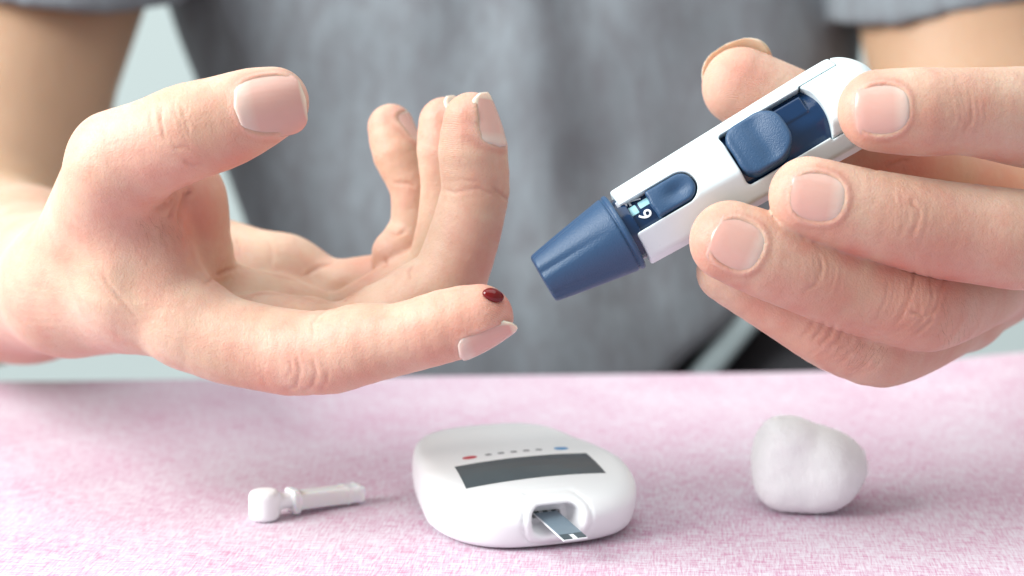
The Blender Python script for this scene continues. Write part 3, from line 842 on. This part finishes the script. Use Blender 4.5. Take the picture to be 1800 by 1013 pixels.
def build_trousers():
    xs = axis(40, 260, 4.0); ys = axis(-190, 10, 4.0); zs = axis(740, 960, 4.0)
    Fd = Field(xs, ys, zs)
    Fd.cone(P(1110, 820, 860), P(1330, 640, 880), 60, 56, 20, m=60); Fd.cone(P(1330, 640, 880), P(1500, 900, 800), 56, 60, 20, m=60)
    Fd.cone(P(1230, 600, 805), P(1330, 760, 790), 7, 9, 12, sub=True)
    V, F = surface_nets(Fd.D, xs, ys, zs, 3)
    t = NT('black_denim'); n = t.noise(t.coords(), 500, 3, 0.6)
    t.link(t.mix(n, (0.022, 0.022, 0.025), (0.042, 0.042, 0.046)), t.b.inputs['Base Color']); t.set(Roughness=0.95, Specular_IOR_Level=0.1)
    o = mesh_obj('trousers', to_world(V) - np.array(PERSON.location), F, t.m, PERSON)
    o['label'] = 'black trousers just showing below the shirt hem'
build_trousers()

# ================================================================== LANCING PEN
def frame_matrix(origin, x, y, z):
    """columns given in measuring coordinates (unit), origin in world"""
    def wd(v): return v[0] * Rv + v[1] * Uv + v[2] * Fv
    M = Matrix.Identity(4)
    for c, v in enumerate((x, y, z)):
        w = wd(np.asarray(v, float))
        for r in range(3): M[r][c] = w[r]
    for r in range(3): M[r][3] = origin[r]
    return M

def sdf_part(name, fn, lo, hi, h, mat, parent, smooth=1, attrs=None):
    xs = axis(lo[0], hi[0], h); ys = axis(lo[1], hi[1], h); zs = axis(lo[2], hi[2], h)
    X = xs[:, None, None]; Y = ys[None, :, None]; Z = zs[None, None, :]
    D = np.broadcast_to(fn(X, Y, Z), (len(xs), len(ys), len(zs))).astype(np.float32)
    V, F = surface_nets(D, xs, ys, zs, smooth)
    return mesh_obj(name, V * 0.001, F[:, ::-1], mat, parent)

def rbox2(a, b, ha, hb, r):
    qa = np.abs(a) - ha + r; qb = np.abs(b) - hb + r
    return np.sqrt(np.maximum(qa, 0) ** 2 + np.maximum(qb, 0) ** 2) + np.minimum(np.maximum(qa, qb), 0) - r

def build_pen():
    ang = math.radians(30.2); c, s = math.cos(ang), math.sin(ang); rho = math.radians(16)
    u = np.array([c, s, 0]); v0 = np.array([-s, c, 0]); w0 = np.array([0, 0, -1.0])
    v = v0 * math.cos(rho) - w0 * math.sin(rho); w = w0 * math.cos(rho) + v0 * math.sin(rho)
    org = P(955, 493, 441) + v0 * 0.3
    root = empty('lancing_pen', frame_matrix(to_world(org).ravel(), u, v, w))
    tag(root, 'white lancing pen with navy cap and buttons held in the fingers above the table', 'lancing pen')
    def hv(U): return 10.4 + np.clip(U - 26, 0, 60) / 60 * 1.7
    def section(U, Vv, Ww):
        d = rbox2(Vv, Ww, hv(U), 9.4, 4.2)
        ch = (np.abs(Vv) * 0.66 + np.abs(Ww) * 0.75) - (hv(U) * 0.66 + 9.4 * 0.75 - 4.6)
        return smax(d, ch, 0.8)
    def shell(U, Vv, Ww):
        d = section(U, Vv, Ww)
        d = smax(d, 26.0 - U, 0.7)
        return smax(d, U - 100.0 + 0.035 * Vv * Vv + 0.03 * Ww * Ww, 5.0)
    def arc(U, Vv): return 82.6 - 0.03 * Vv * Vv
    def cuts(U, Vv, Ww):
        slot = np.minimum(rbox2(U - 33.0, Vv, 12.6, 4.25, 4.2), rbox2(U - 28, Vv, 8, 4.25, 0.3))
        slot = np.maximum(slot, 1.5 - Ww)
        win = np.maximum(rbox2(U - 70.5, Vv, 14.0, 7.6, 1.2), U - arc(U, Vv))
        win = np.maximum(win, 0.5 - Ww)
        return np.minimum(slot, win)
    def caparea(U, Vv, Ww):
        a = np.maximum(np.maximum(np.abs(Vv) - 8.1, arc(U, Vv) - U), 1.0 - Ww)
        return np.minimum(a, 92.0 - U)
    h = 0.32
    body = sdf_part('body_shell', lambda U, V, W_: smax(smax(shell(U, V, W_), -cuts(U, V, W_), 0.6), -(caparea(U, V, W_) - 0.16), 0.35),
             (24, -15, -12), (101, 15, 12), h, M_WHITE, root)
    end = sdf_part('end_cap', lambda U, V, W_: smax(shell(U, V, W_) + 0.03, caparea(U, V, W_) + 0.10, 0.5),
             (78, -15, -12), (103, 15, 12), h, M_WHITE, root)
    # navy inner barrel: dial in the front slot, slide bed in the rear window
    def barrel(U, V, W_):
        r = np.sqrt(V * V + W_ * W_)
        d = np.maximum(r - 7.1, np.maximum(20 - U, U - 47))
        fl = np.maximum(np.abs(V) - 1.1, W_ - 7.05)
        d2 = rbox2(V, W_, 7.9, 6.6, 3.0); d2 = smax(d2, (np.abs(V) * 0.5 + W_ * 0.866) - 6.9, 0.6)
        d2 = np.maximum(d2, np.maximum(50 - U, U - 90))
        step = np.maximum(rbox2(U - 73.5, V - 3.4, 6.0, 2.4, 0.4), np.maximum(W_ - 6.95, -W_))
        return np.minimum(d, smin(d2, step, 0.3))
    sdf_part('inner_barrel', barrel, (19, -9, -8), (91, 9, 9), 0.3, M_NAVY_GLOSS, root)
    # cap
    def cap(U, V, W_):
        r = np.sqrt(V * V + W_ * W_); th = np.arctan2(W_, V)
        R = 6.6 + 4.15 * np.clip(U / 24.5, 0, 1) ** 0.92
        fl = 0
        for k in range(6):
            t0 = math.radians(-22 + 60 * k)
            dth = np.arctan2(np.sin(th - t0), np.cos(th - t0))
            x = dth * r
            fl = fl + (np.clip(1 - U / 20.0, 0, 1) ** 0.8) * 0.6 * np.clip(1 - np.abs(x + 0.7) / 1.8, 0, 1) ** 1.3
        d = (r - R + fl) * 0.96
        groove = np.maximum(np.abs(U - 22.9) - 0.28, R - 0.45 - r)
        d = np.maximum(d, -groove)
        d = smax(d, np.maximum(-U + 0.02 * r * r * 0 + 0.0, U - 24.6), 0.8)
        dish = np.sqrt((U + 3.0) ** 2 + V * V + W_ * W_) - 4.4
        return smax(d, -dish, 0.5)
    sdf_part('cap', cap, (-1.5, -13, -13), (26, 13, 13), 0.3, M_NAVY, root)
    sdf_part('cap_collar', lambda U, V, W_: np.maximum(np.sqrt(V * V + W_ * W_) - 8.6, np.maximum(24.0 - U, U - 27.5)), (23, -10, -10), (29, 10, 10), 0.35, M_NAVY_GLOSS, root)
    # small grey lug beside the dial
    sdf_part('latch', lambda U, V, W_: np.maximum(rbox2(U - 26.6, V - 4.6, 1.3, 1.1, 0.25), np.abs(W_ - 6.6) - 0.9), (24.6, 2.8, 5), (28.6, 6.6, 8.2), 0.16, plastic('grey_plastic', (0.45, 0.47, 0.52), 0.4), root)
    # pale teal strips on the dial
    sdf_part('index_strip', lambda U, V, W_: np.maximum(rbox2(U - 27.9, V - 1.6, 1.7, 1.3, 0.25), np.abs(np.sqrt(V * V + W_ * W_) - 7.1) - 0.28), (25, 0.2, 5.5), (31, 3.8, 8.2), 0.14, M_TEAL, root)
    sdf_part('index_strip', lambda U, V, W_: np.maximum(rbox2(U - 31.9, V - 2.0, 1.7, 1.0, 0.2), np.abs(np.sqrt(V * V + W_ * W_) - 7.05) - 0.22), (29, 0.6, 5.5), (35.5, 4.2, 8.2), 0.14, M_TEAL, root)
    # small release button with finger dimple
    def small(U, V, W_):
        d = rbox2(U - 38.9, V, 6.15, 3.85, 3.6); d = np.minimum(d, rbox2(U - 36.0, V, 3.0, 3.85, 0.4))
        top = 9.7 + 0.05 * (U - 38.5) * 0 - 0.02 * V * V
        dim = 1.15 * np.exp(-(((U - 40.0) / 3.2) ** 2 + ((V + 0.2) / 2.1) ** 2))
        return smax(smax(d, W_ - top + dim, 0.9), 4.5 - W_, 0.3)
    sdf_part('release_button', small, (31.5, -5, 4), (46.5, 5, 11.5), 0.22, M_NAVY, root)
    # big cocking button: rounded square with a raised rear lip
    def big(U, V, W_):
        bow = 0.02 * V * V
        d = rbox2(U - 64.1 + 0.02 * V * V - 0.4, V, 7.5 - 0.0 * V, 7.1, 5.0)
        top = 10.7 + 1.5 * np.clip((U - 63) / 8.0, -0.5, 1) - 0.012 * V * V
        dish = 0.9 * np.exp(-((U - 65.2) / 2.6) ** 2) * np.clip(1 - (V / 7.5) ** 4, 0, 1) - 0.35 * np.clip((64 - U) / 6, 0, 1)
        return smax(smax(d, W_ - top + dish, 1.1), 5.5 - W_, 0.3)
    sdf_part('cocking_button', big, (55, -8.5, 5), (73, 8.5, 14.5), 0.25, M_NAVY, root)
    # printed dial numbers (top towards the cap)
    def digit(ch, U0, V0, size):
        cu = bpy.data.curves.new('number', 'FONT'); cu.body = ch; cu.size = size; cu.align_x = 'CENTER'; cu.align_y = 'CENTER'; cu.offset = 0.00004
        cu.extrude = 0.00002
        o = bpy.data.objects.new('number', cu); col.objects.link(o)
        dg = bpy.context.evaluated_depsgraph_get(); me = bpy.data.meshes.new_from_object(o.evaluated_get(dg))
        bpy.data.objects.remove(o)
        V = np.array([v.co[:] for v in me.vertices]) * 1000
        # text right = +v, text up = -u ; wrap round the barrel radius
        vv = V0 + V[:, 0]; uu = U0 - V[:, 1]
        rr = 7.36; th = vv / rr
        pts = np.stack([uu, rr * np.sin(th), rr * np.cos(th) + V[:, 2]], 1) * 0.001
        fs = [tuple(p.vertices) for p in me.polygons]
        return mesh_obj('dial_number', pts, fs, M_PRINT, root, smooth=False)
    digit('6', 30.6, -0.9, 0.0048); digit('7', 30.2, 4.3, 0.0048)
    return root
build_pen()

# ================================================================== BLOOD DROP
def build_drop():
    m = NT('blood'); m.set(Base_Color=(0.22, 0.004, 0.006, 1), Roughness=0.05, Specular_IOR_Level=0.35, Coat_Weight=0.1, Coat_Roughness=0.03)
    v = m.coords(); n = m.noise(v, 300, 2); m.link(m.mix(n, (0.14, 0.0015, 0.002), (0.11, 0.001, 0.0015)), m.b.inputs['Base Color'])
    A = HAND_A
    c0 = P(866, 521, 427)
    near = (np.abs(A.px - 866) < 7) & (np.abs(A.py - 521) < 6) & A.front
    c = A.V[near].mean(0); n = A.N[near].mean(0); n /= np.linalg.norm(n)
    t = np.array([1, -0.12, 0.0]); t -= n * (n @ t); t /= np.linalg.norm(t); b = np.cross(n, t)
    V = []; F = []
    nr, na = 24, 48
    for i in range(nr + 1):
        ph = (i / nr) * math.pi
        for j in range(na):
            th = 2 * math.pi * j / na
            z = math.cos(ph)
            V.append(c + t * (2.7 * math.sin(ph) * math.cos(th) * (1 + 0.08 * math.cos(2 * th + 1))) + b * (2.0 * math.sin(ph) * math.sin(th)) + n * (1.7 * z * (1 if z > 0 else 0.5) + 0.15))
    for i in range(nr):
        for j in range(na):
            F.append((i * na + j, (i + 1) * na + j, (i + 1) * na + (j + 1) % na, i * na + (j + 1) % na))
    Wd = to_world(np.array(V)); o0 = to_world(c).ravel()
    o = mesh_obj('blood_drop', Wd - o0, F, m.m); o.location = o0
    fix_orientation(o)
    tag(o, 'glossy dark red drop of blood on the index fingertip', 'blood drop')
build_drop()

# ================================================================== THINGS ON THE TABLE
def build_meter():
    f = ground(985, 955); b_ = ground(905, 800)
    yaw = math.radians(-19)
    root = empty('glucose_meter', Matrix.Translation((0.0012, 0.4655, 0)) @ Matrix.Rotation(-yaw, 4, 'Z'))
    tag(root, 'white blood glucose meter with grey display lying on the pink tablecloth', 'glucose meter')
    # local: x right, y back, z up (mm); footprint 56 x 76
    def top(X, Y):
        return 18.2 - 0.0022 * X * X - 0.0060 * np.clip(-Y - 2, 0, 99) ** 2 - 0.8 * np.exp(-((Y - 16) / 9.0) ** 2) - 0.0012 * np.clip(Y - 6, 0, 99) ** 2 * 0.6
    def outer(X, Y, Z):
        hw = 28.5 - 0.006 * np.clip(Y, 0, 60) ** 2 * 0.5
        hx = np.abs(X) / (29.3 - 0.15 * np.clip(Y + 8, 0, 45)); hy = np.abs(Y) / 36.0
        pl = (np.where(Y < 0, (hx ** 3.0 + hy ** 3.0) ** (1 / 3.0), (hx ** 4 + hy ** 4) ** 0.25) - 1) * 26.0
        side = pl + 0.022 * (Z - 9.5) ** 2 - 0.2
        return smax(smax(side, Z - top(X, Y), 3.6), 0.4 - Z, 2.5)
    def port(X, Y, Z):
        # recess in the front, rounded trapezoid, with soft rim
        q = rbox2(X - 1.0, Z - 9.2, 7.6, 5.2, 3.6)
        return q, Y
    def body(X, Y, Z):
        d = outer(X, Y, Z)
        q = rbox2(X + 0.8, Z - 8.2, 7.2, 4.2, 3.5)
        rec = np.maximum(q + 0.22 * np.clip(Y + 36, -2, 9), Y + 27.5)
        d = smax(d, -rec, 1.2)
        ring = np.maximum(np.abs(rbox2(X + 0.8, Z - 8.0, 9.4, 6.0, 4.8)) - 0.28, Y + 20)
        inner = d + 0.3
        d = smax(d, -np.maximum(ring, -(outer(X, Y, Z) + 0.35)), 0.3)
        slot = np.maximum(rbox2(X + 1.2, Z - 7.6, 4.1, 0.8, 0.3), Y + 20)
        d = np.maximum(d, -slot)
        # shallow step behind the display
        return d
    sdf_part('casing', body, (-33, -40, -1), (33, 40, 24), 0.55, plastic('meter_white_plastic', (0.86, 0.885, 0.89), 0.32, 0.05, sss=0.1), root)
    def on_top(poly, lift, name, mat, nseg=12):
        """a thin patch following the top surface; poly = 4 corners (x,y)"""
        p = np.array(poly, float); V = []; F = []
        for k in (0, 1):
            for i in range(nseg + 1):
                for j in range(5):
                    a = i / nseg; b = j / 4
                    q = (p[0] * (1 - a) + p[1] * a) * (1 - b) + (p[3] * (1 - a) + p[2] * a) * b
                    V.append((q[0], q[1], float(solid_top(q[0], q[1])) + (lift if k == 0 else -0.6)))
        n = (nseg + 1) * 5
        for i in range(nseg):
            for j in range(4):
                a0 = i * 5 + j; F.append((a0, a0 + 5, a0 + 6, a0 + 1)); F.append((a0 + n, a0 + 1 + n, a0 + 6 + n, a0 + 5 + n))
        ring = [i * 5 for i in range(nseg + 1)] + [nseg * 5 + j for j in range(1, 5)] + [i * 5 + 4 for i in range(nseg - 1, -1, -1)] + [j for j in range(3, 0, -1)]
        for a0, a1 in zip(ring, ring[1:] + ring[:1]): F.append((a0, a0 + n, a1 + n, a1))
        o = mesh_obj(name, np.array(V) * 0.001, F, mat, root, smooth=False); fix_orientation(o); return o
    zz = np.arange(4, 24, 0.05)
    def solid_top(x, y):
        d = outer(np.full_like(zz, x), np.full_like(zz, y), zz)
        i = np.flatnonzero(d < 0)
        return zz[i[-1]] if len(i) else 10.0
    m = NT('grey_display'); n = m.noise(m.coords(), 60, 3)
    m.link(m.mix(n, (0.035, 0.05, 0.062), (0.07, 0.09, 0.105)), m.b.inputs['Base Color']); m.set(Roughness=0.25)
    on_top([(-20.5, -8.0), (18.0, -7.5), (18.5, -21.0), (-21.5, -21.5)], 0.12, 'display', m.m)
    def dot(x, y, rx, ry, mat, name):
        V = [(x, y, solid_top(x, y) + 0.1)]; 
        for j in range(16):
            t = 2 * math.pi * j / 16; xx = x + rx * math.cos(t); yy = y + ry * math.sin(t); V.append((xx, yy, solid_top(xx, yy) + 0.1))
        F = [(0, 1 + j, 1 + (j + 1) % 16) for j in range(16)]
        V += [(q[0], q[1], q[2] - 0.5) for q in V[1:]]
        F += [(1 + j, 17 + j, 17 + (j + 1) % 16, 1 + (j + 1) % 16) for j in range(16)]
        mesh_obj(name, np.array(V) * 0.001, F, mat, root, smooth=False)
    mr = plastic('red_print', (0.55, 0.03, 0.05), 0.4); mb = plastic('blue_print', (0.02, 0.25, 0.55), 0.4); mg = plastic('grey_print', (0.22, 0.22, 0.24), 0.5)
    dot(-14.5, -2.6, 2.1, 1.3, mr, 'red_marker'); dot(12.5, -2.3, 2.1, 1.3, mb, 'blue_marker')
    for x in (-9.6, -5.9, -2.2, 1.5, 5.2): dot(x + 0.6, -2.4, 1.0, 0.8, mg, 'grey_marker')
    # test strip pushed into the slot
    st = empty('test_strip', root.matrix_world @ Matrix.Translation((-0.0012, -0.0325, 0.0078)) @ Matrix.Rotation(math.radians(4), 4, 'X') @ Matrix.Rotation(math.radians(3), 4, 'Z'))
    tag(st, 'grey test strip sticking out of the slot of the glucose meter', 'test strip')
    def box(name, x0, x1, y0, y1, z0, z1, mat):
        V = [(x, y, z) for z in (z0, z1) for y in (y0, y1) for x in (x0, x1)]
        F = [(0, 2, 3, 1), (4, 5, 7, 6), (0, 1, 5, 4), (2, 6, 7, 3), (0, 4, 6, 2), (1, 3, 7, 5)]
        return mesh_obj(name, np.array(V) * 0.001, F, mat, st, smooth=False)
    mw = plastic('strip_white', (0.8, 0.82, 0.83), 0.5); mgy = plastic('strip_grey', (0.16, 0.22, 0.27), 0.35); md = plastic('strip_dark', (0.05, 0.075, 0.09), 0.4); mk = plastic('strip_carbon', (0.01, 0.015, 0.02), 0.3)
    box('base', -3.3, 3.3, -15, 10, -0.25, 0.15, mw)
    box('grey_film', -3.15, 3.15, -11.6, 4.2, 0.15, 0.40, mgy)
    box('dark_end', -3.15, -0.75, -14.6, -11.6, 0.15, 0.38, md); box('dark_end', 0.75, 3.15, -14.6, -11.6, 0.15, 0.38, md)
    for x in (-2.5, 0.0, 2.5): box('contact', x - 0.62, x + 0.62, 4.25, 8.0, 0.15, 0.36, mk)
    return root
build_meter()

def build_lancet():
    g = ground(462, 921)
    M = Matrix.Translation((g[0] + 0.0, g[1] + 0.004, 0)) @ Matrix.Rotation(math.radians(32), 4, 'Z')
    root = empty('lancet', M)
    tag(root, 'small white lancet with twist-off cap lying on the cloth left of the meter', 'lancet')
    clear = NT('clear_frosted_plastic'); clear.set(Base_Color=(0.93, 0.96, 0.95, 1), Roughness=0.25, Transmission_Weight=0.25, IOR=1.45, Subsurface_Weight=0.5, Subsurface_Scale=0.003)
    n = clear.noise(clear.coords(), 500, 3); clear.link(clear.bump(n, 0.0003, 0.4), clear.b.inputs['Normal'])
    ma = plastic('white_cap_plastic', (0.90, 0.92, 0.92), 0.4, sss=0.3)
    # twist-off tab: flat round disc standing on its rim, local x along the lancet
    def tab(X, Y, Z):
        d = smax(np.sqrt(X * X + Y * Y) - 4.3, np.abs(Z - 4.2) - 4.2, 2.0)
        neck = np.maximum(np.sqrt(Y * Y + (Z - 4.4) ** 2) - 2.3, np.maximum(2.0 - X, X - 9.0))
        return smin(d, neck, 1.0)
    sdf_part('twist_cap', tab, (-5.5, -5.5, -1), (10, 5.5, 9.5), 0.3, ma, root)
    def body(X, Y, Z):
        zc = 4.4 - 0.045 * X
        d = rbox2(Y, Z - zc, 3.0, 2.4, 1.0); d = smax(d, np.maximum(8.0 - X, X - 30.0), 0.6)
        collar = rbox2(Y, Z - zc, 3.5, 3.5, 1.6); collar = smax(collar, np.abs(X - 8.6) - 1.1, 0.4)
        ribs = smax(rbox2(Y, Z - zc, 3.25, 2.7, 1.0), np.abs(np.abs(X - 26.5) - 1.8) - 0.5, 0.3)
        return np.minimum(np.minimum(d, collar), ribs)
    sdf_part('barrel', body, (5, -5, -1), (32, 5, 9.5), 0.35, clear.m, root)
    def needle(X, Y, Z):
        zc = 4.4 - 0.045 * X
        return np.maximum(np.sqrt(Y * Y + (Z - zc) ** 2) - 0.7, np.maximum(6 - X, X - 26))
    sdf_part('needle', needle, (5, -1.6, 1), (27, 1.6, 6.5), 0.25, plastic('steel', (0.6, 0.6, 0.6), 0.3), root)
build_lancet()

def build_cotton():
    g = ground(1408, 898)
    cx, cy = g[0] + 0.002, g[1] + 0.003
    root_loc = Vector((cx, cy, 0))
    t = NT('cotton_wool'); v = t.coords()
    n = t.noise(v, 160, 5, 0.65); f = t.noise(v, 900, 3, 0.7)
    t.link(t.mix(n, (0.95, 0.955, 0.96), (0.97, 0.975, 0.98)), t.b.inputs['Base Color'])
    t.set(Roughness=1.0, Specular_IOR_Level=0.05, Sheen_Weight=0.3, Subsurface_Weight=0.8, Subsurface_Scale=0.002)
    t.b.inputs['Subsurface Radius'].default_value = (1, 1, 1)
    t.link(t.bump(n, 0.002, 0.25, t.bump(t.noise(t.coords((1, 1, 0.25), (0.3, 0.5, 0)), 1400, 4, 0.7), 0.0009, 0.6)), t.b.inputs['Normal'])
    def el(X, Y, Z, c, r):
        q = np.sqrt(((X - c[0]) / r[0]) ** 2 + ((Y - c[1]) / r[1]) ** 2 + ((Z - c[2]) / r[2]) ** 2)
        return (q - 1) * min(r)
    def vnoise(X, Y, Z, wl, seed):
        g = np.random.default_rng(seed).random((40, 40, 40)).astype(np.float32) - 0.5
        X, Y, Z = np.broadcast_arrays(X / wl + 20, Y / wl + 20, Z / wl + 10)
        ix, iy, iz = (np.floor(q).astype(int) for q in (X, Y, Z))
        fx, fy, fz = X - ix, Y - iy, Z - iz
        fx, fy, fz = (q * q * (3 - 2 * q) for q in (fx, fy, fz))
        out = 0
        for a in (0, 1):
            for b in (0, 1):
                for c in (0, 1):
                    out = out + g[(ix + a) % 40, (iy + b) % 40, (iz + c) % 40] * (fx if a else 1 - fx) * (fy if b else 1 - fy) * (fz if c else 1 - fz)
        return out
    def ball(X, Y, Z):
        q = (np.abs((X + 3.0) / 12.6) ** 2.7 + np.abs(Y / 12.0) ** 2.7 + np.abs((Z - 12.0) / 12.4) ** 2.7) ** (1 / 2.7)
        d = (q - 1) * 11.5
        d = smin(d, el(X, Y, Z, (-9.6, -2, 22.2), (3.0, 6, 4.0)), 4.0); d = smin(d, el(X, Y, Z, (-4.2, -2, 23.2), (4.0, 6, 3.2)), 4.0)
        d = smin(d, el(X, Y, Z, (5.0, -3, 10.4), (8.6, 10.0, 8.4)), 7)
        sh = el(X, Y, Z, (4.0, 1.0, 11.4), (11.8, 11.5, 10.0))
        fl = np.abs(sh) - 1.0
        fl = np.maximum(fl, np.maximum(5.5 - X - 0.35 * (Z - 12), 4.0 - Z))
        d = smin(d, fl, 1.4)
        d = d + 0.7 * vnoise(X, Y, Z, 7.0, 1) + 0.30 * vnoise(X, Y, Z, 2.6, 2) + 0.16 * vnoise(X, Y, Z, 1.3, 3)
        return smax(d, -Z + 0.1, 2.0)
    o = sdf_part('cotton_ball', ball, (-19, -18, -1), (20, 19, 30), 0.6, t.m, None)
    o.location = root_loc; o.rotation_euler = (0, 0, math.radians(4))
    me = o.data; nv = len(me.vertices)
    co = np.zeros(nv * 3, np.float32); me.vertices.foreach_get('co', co); co = co.reshape(-1, 3)
    no = np.zeros(nv * 3, np.float32); me.vertices.foreach_get('normal', no); no = no.reshape(-1, 3)
    pick = RNG.choice(nv, 13000); pick = pick[co[pick, 2] > 0.0008]
    V = []; F = []
    for i in pick:
        p = co[i]; n_ = no[i]; tdir = RNG.normal(size=3); tdir -= n_ * (tdir @ n_); tdir /= np.linalg.norm(tdir) + 1e-9
        w_ = np.cross(n_, tdir); L_ = RNG.uniform(0.0025, 0.0065); lift_ = RNG.uniform(0.2, 1.3); k_ = len(V); bend = RNG.uniform(-0.6, 0.6)
        for q in range(5):
            a_ = q / 4; c_ = p + tdir * (L_ * (a_ - 0.3)) + n_ * (L_ * lift_ * 0.5 * math.sin(math.pi * min(a_ * 0.8, 1))) + w_ * (L_ * bend * a_ * a_)
            V.append(c_ - w_ * 0.00006); V.append(c_ + w_ * 0.00006)
            if q: F.append((k_ + 2 * q - 2, k_ + 2 * q - 1, k_ + 2 * q + 1, k_ + 2 * q))
    ft = NT('cotton_fibre'); dn = ft.n('ShaderNodeBsdfDiffuse'); tn = ft.n('ShaderNodeBsdfTranslucent'); mx = ft.n('ShaderNodeMixShader')
    for q in (dn, tn): q.inputs['Color'].default_value = (0.97, 0.975, 0.98, 1)
    mx.inputs[0].default_value = 0.6; ft.link(dn.outputs[0], mx.inputs[1]); ft.link(tn.outputs[0], mx.inputs[2])
    ft.link(mx.outputs[0], ft.t.nodes['Material Output'].inputs['Surface'])
    fz = mesh_obj('cotton_fibres', V, F, ft.m, o); fz['kind'] = 'stuff'
    tag(o, 'white folded cotton wool ball on the tablecloth under the pen hand', 'cotton ball')
build_cotton()

def build_chair():
    M = Matrix.Translation((W(1330, 700, 1000)))
    root = empty('chair', M)
    tag(root, 'chair with a pale metal armrest, blurred beside the dark trousers', 'chair')
    loc = np.array(M.translation)
    def bar(name, a, b, r, rd, mat):
        a = to_world(P(*a)); b = to_world(P(*b)); ax = (b - a).ravel(); L = np.linalg.norm(ax); ax /= L
        side = np.cross(ax, [0, 1, 0]); side /= np.linalg.norm(side); up = np.cross(side, ax)
        V = []; n = 20
        for k in range(9):
            t = k / 8; sc = 1 - 0.12 * (2 * t - 1) ** 6
            for j in range(n):
                th = 2 * math.pi * j / n
                q = np.array([abs(math.cos(th)) ** 0.7 * np.sign(math.cos(th)) * r * sc, abs(math.sin(th)) ** 0.7 * np.sign(math.sin(th)) * rd * sc])
                V.append(a.ravel() + ax * L * t + side * q[0] + up * q[1])
        F = [(k * n + j, k * n + (j + 1) % n, (k + 1) * n + (j + 1) % n, (k + 1) * n + j) for k in range(8) for j in range(n)]
        F += [tuple(range(n))[::-1], tuple(8 * n + j for j in range(n))]
        o = mesh_obj(name, np.array(V) - loc, F, mat, root); fix_orientation(o)
    bar('armrest', (1360, 505, 792), (1190, 712, 792), 0.0062, 0.005, plastic('pale_metal', (0.36, 0.45, 0.46), 0.45))
    bar('backrest', (1560, 500, 990), (1540, 900, 990), 0.02, 0.015, M_BLACK)
build_chair()
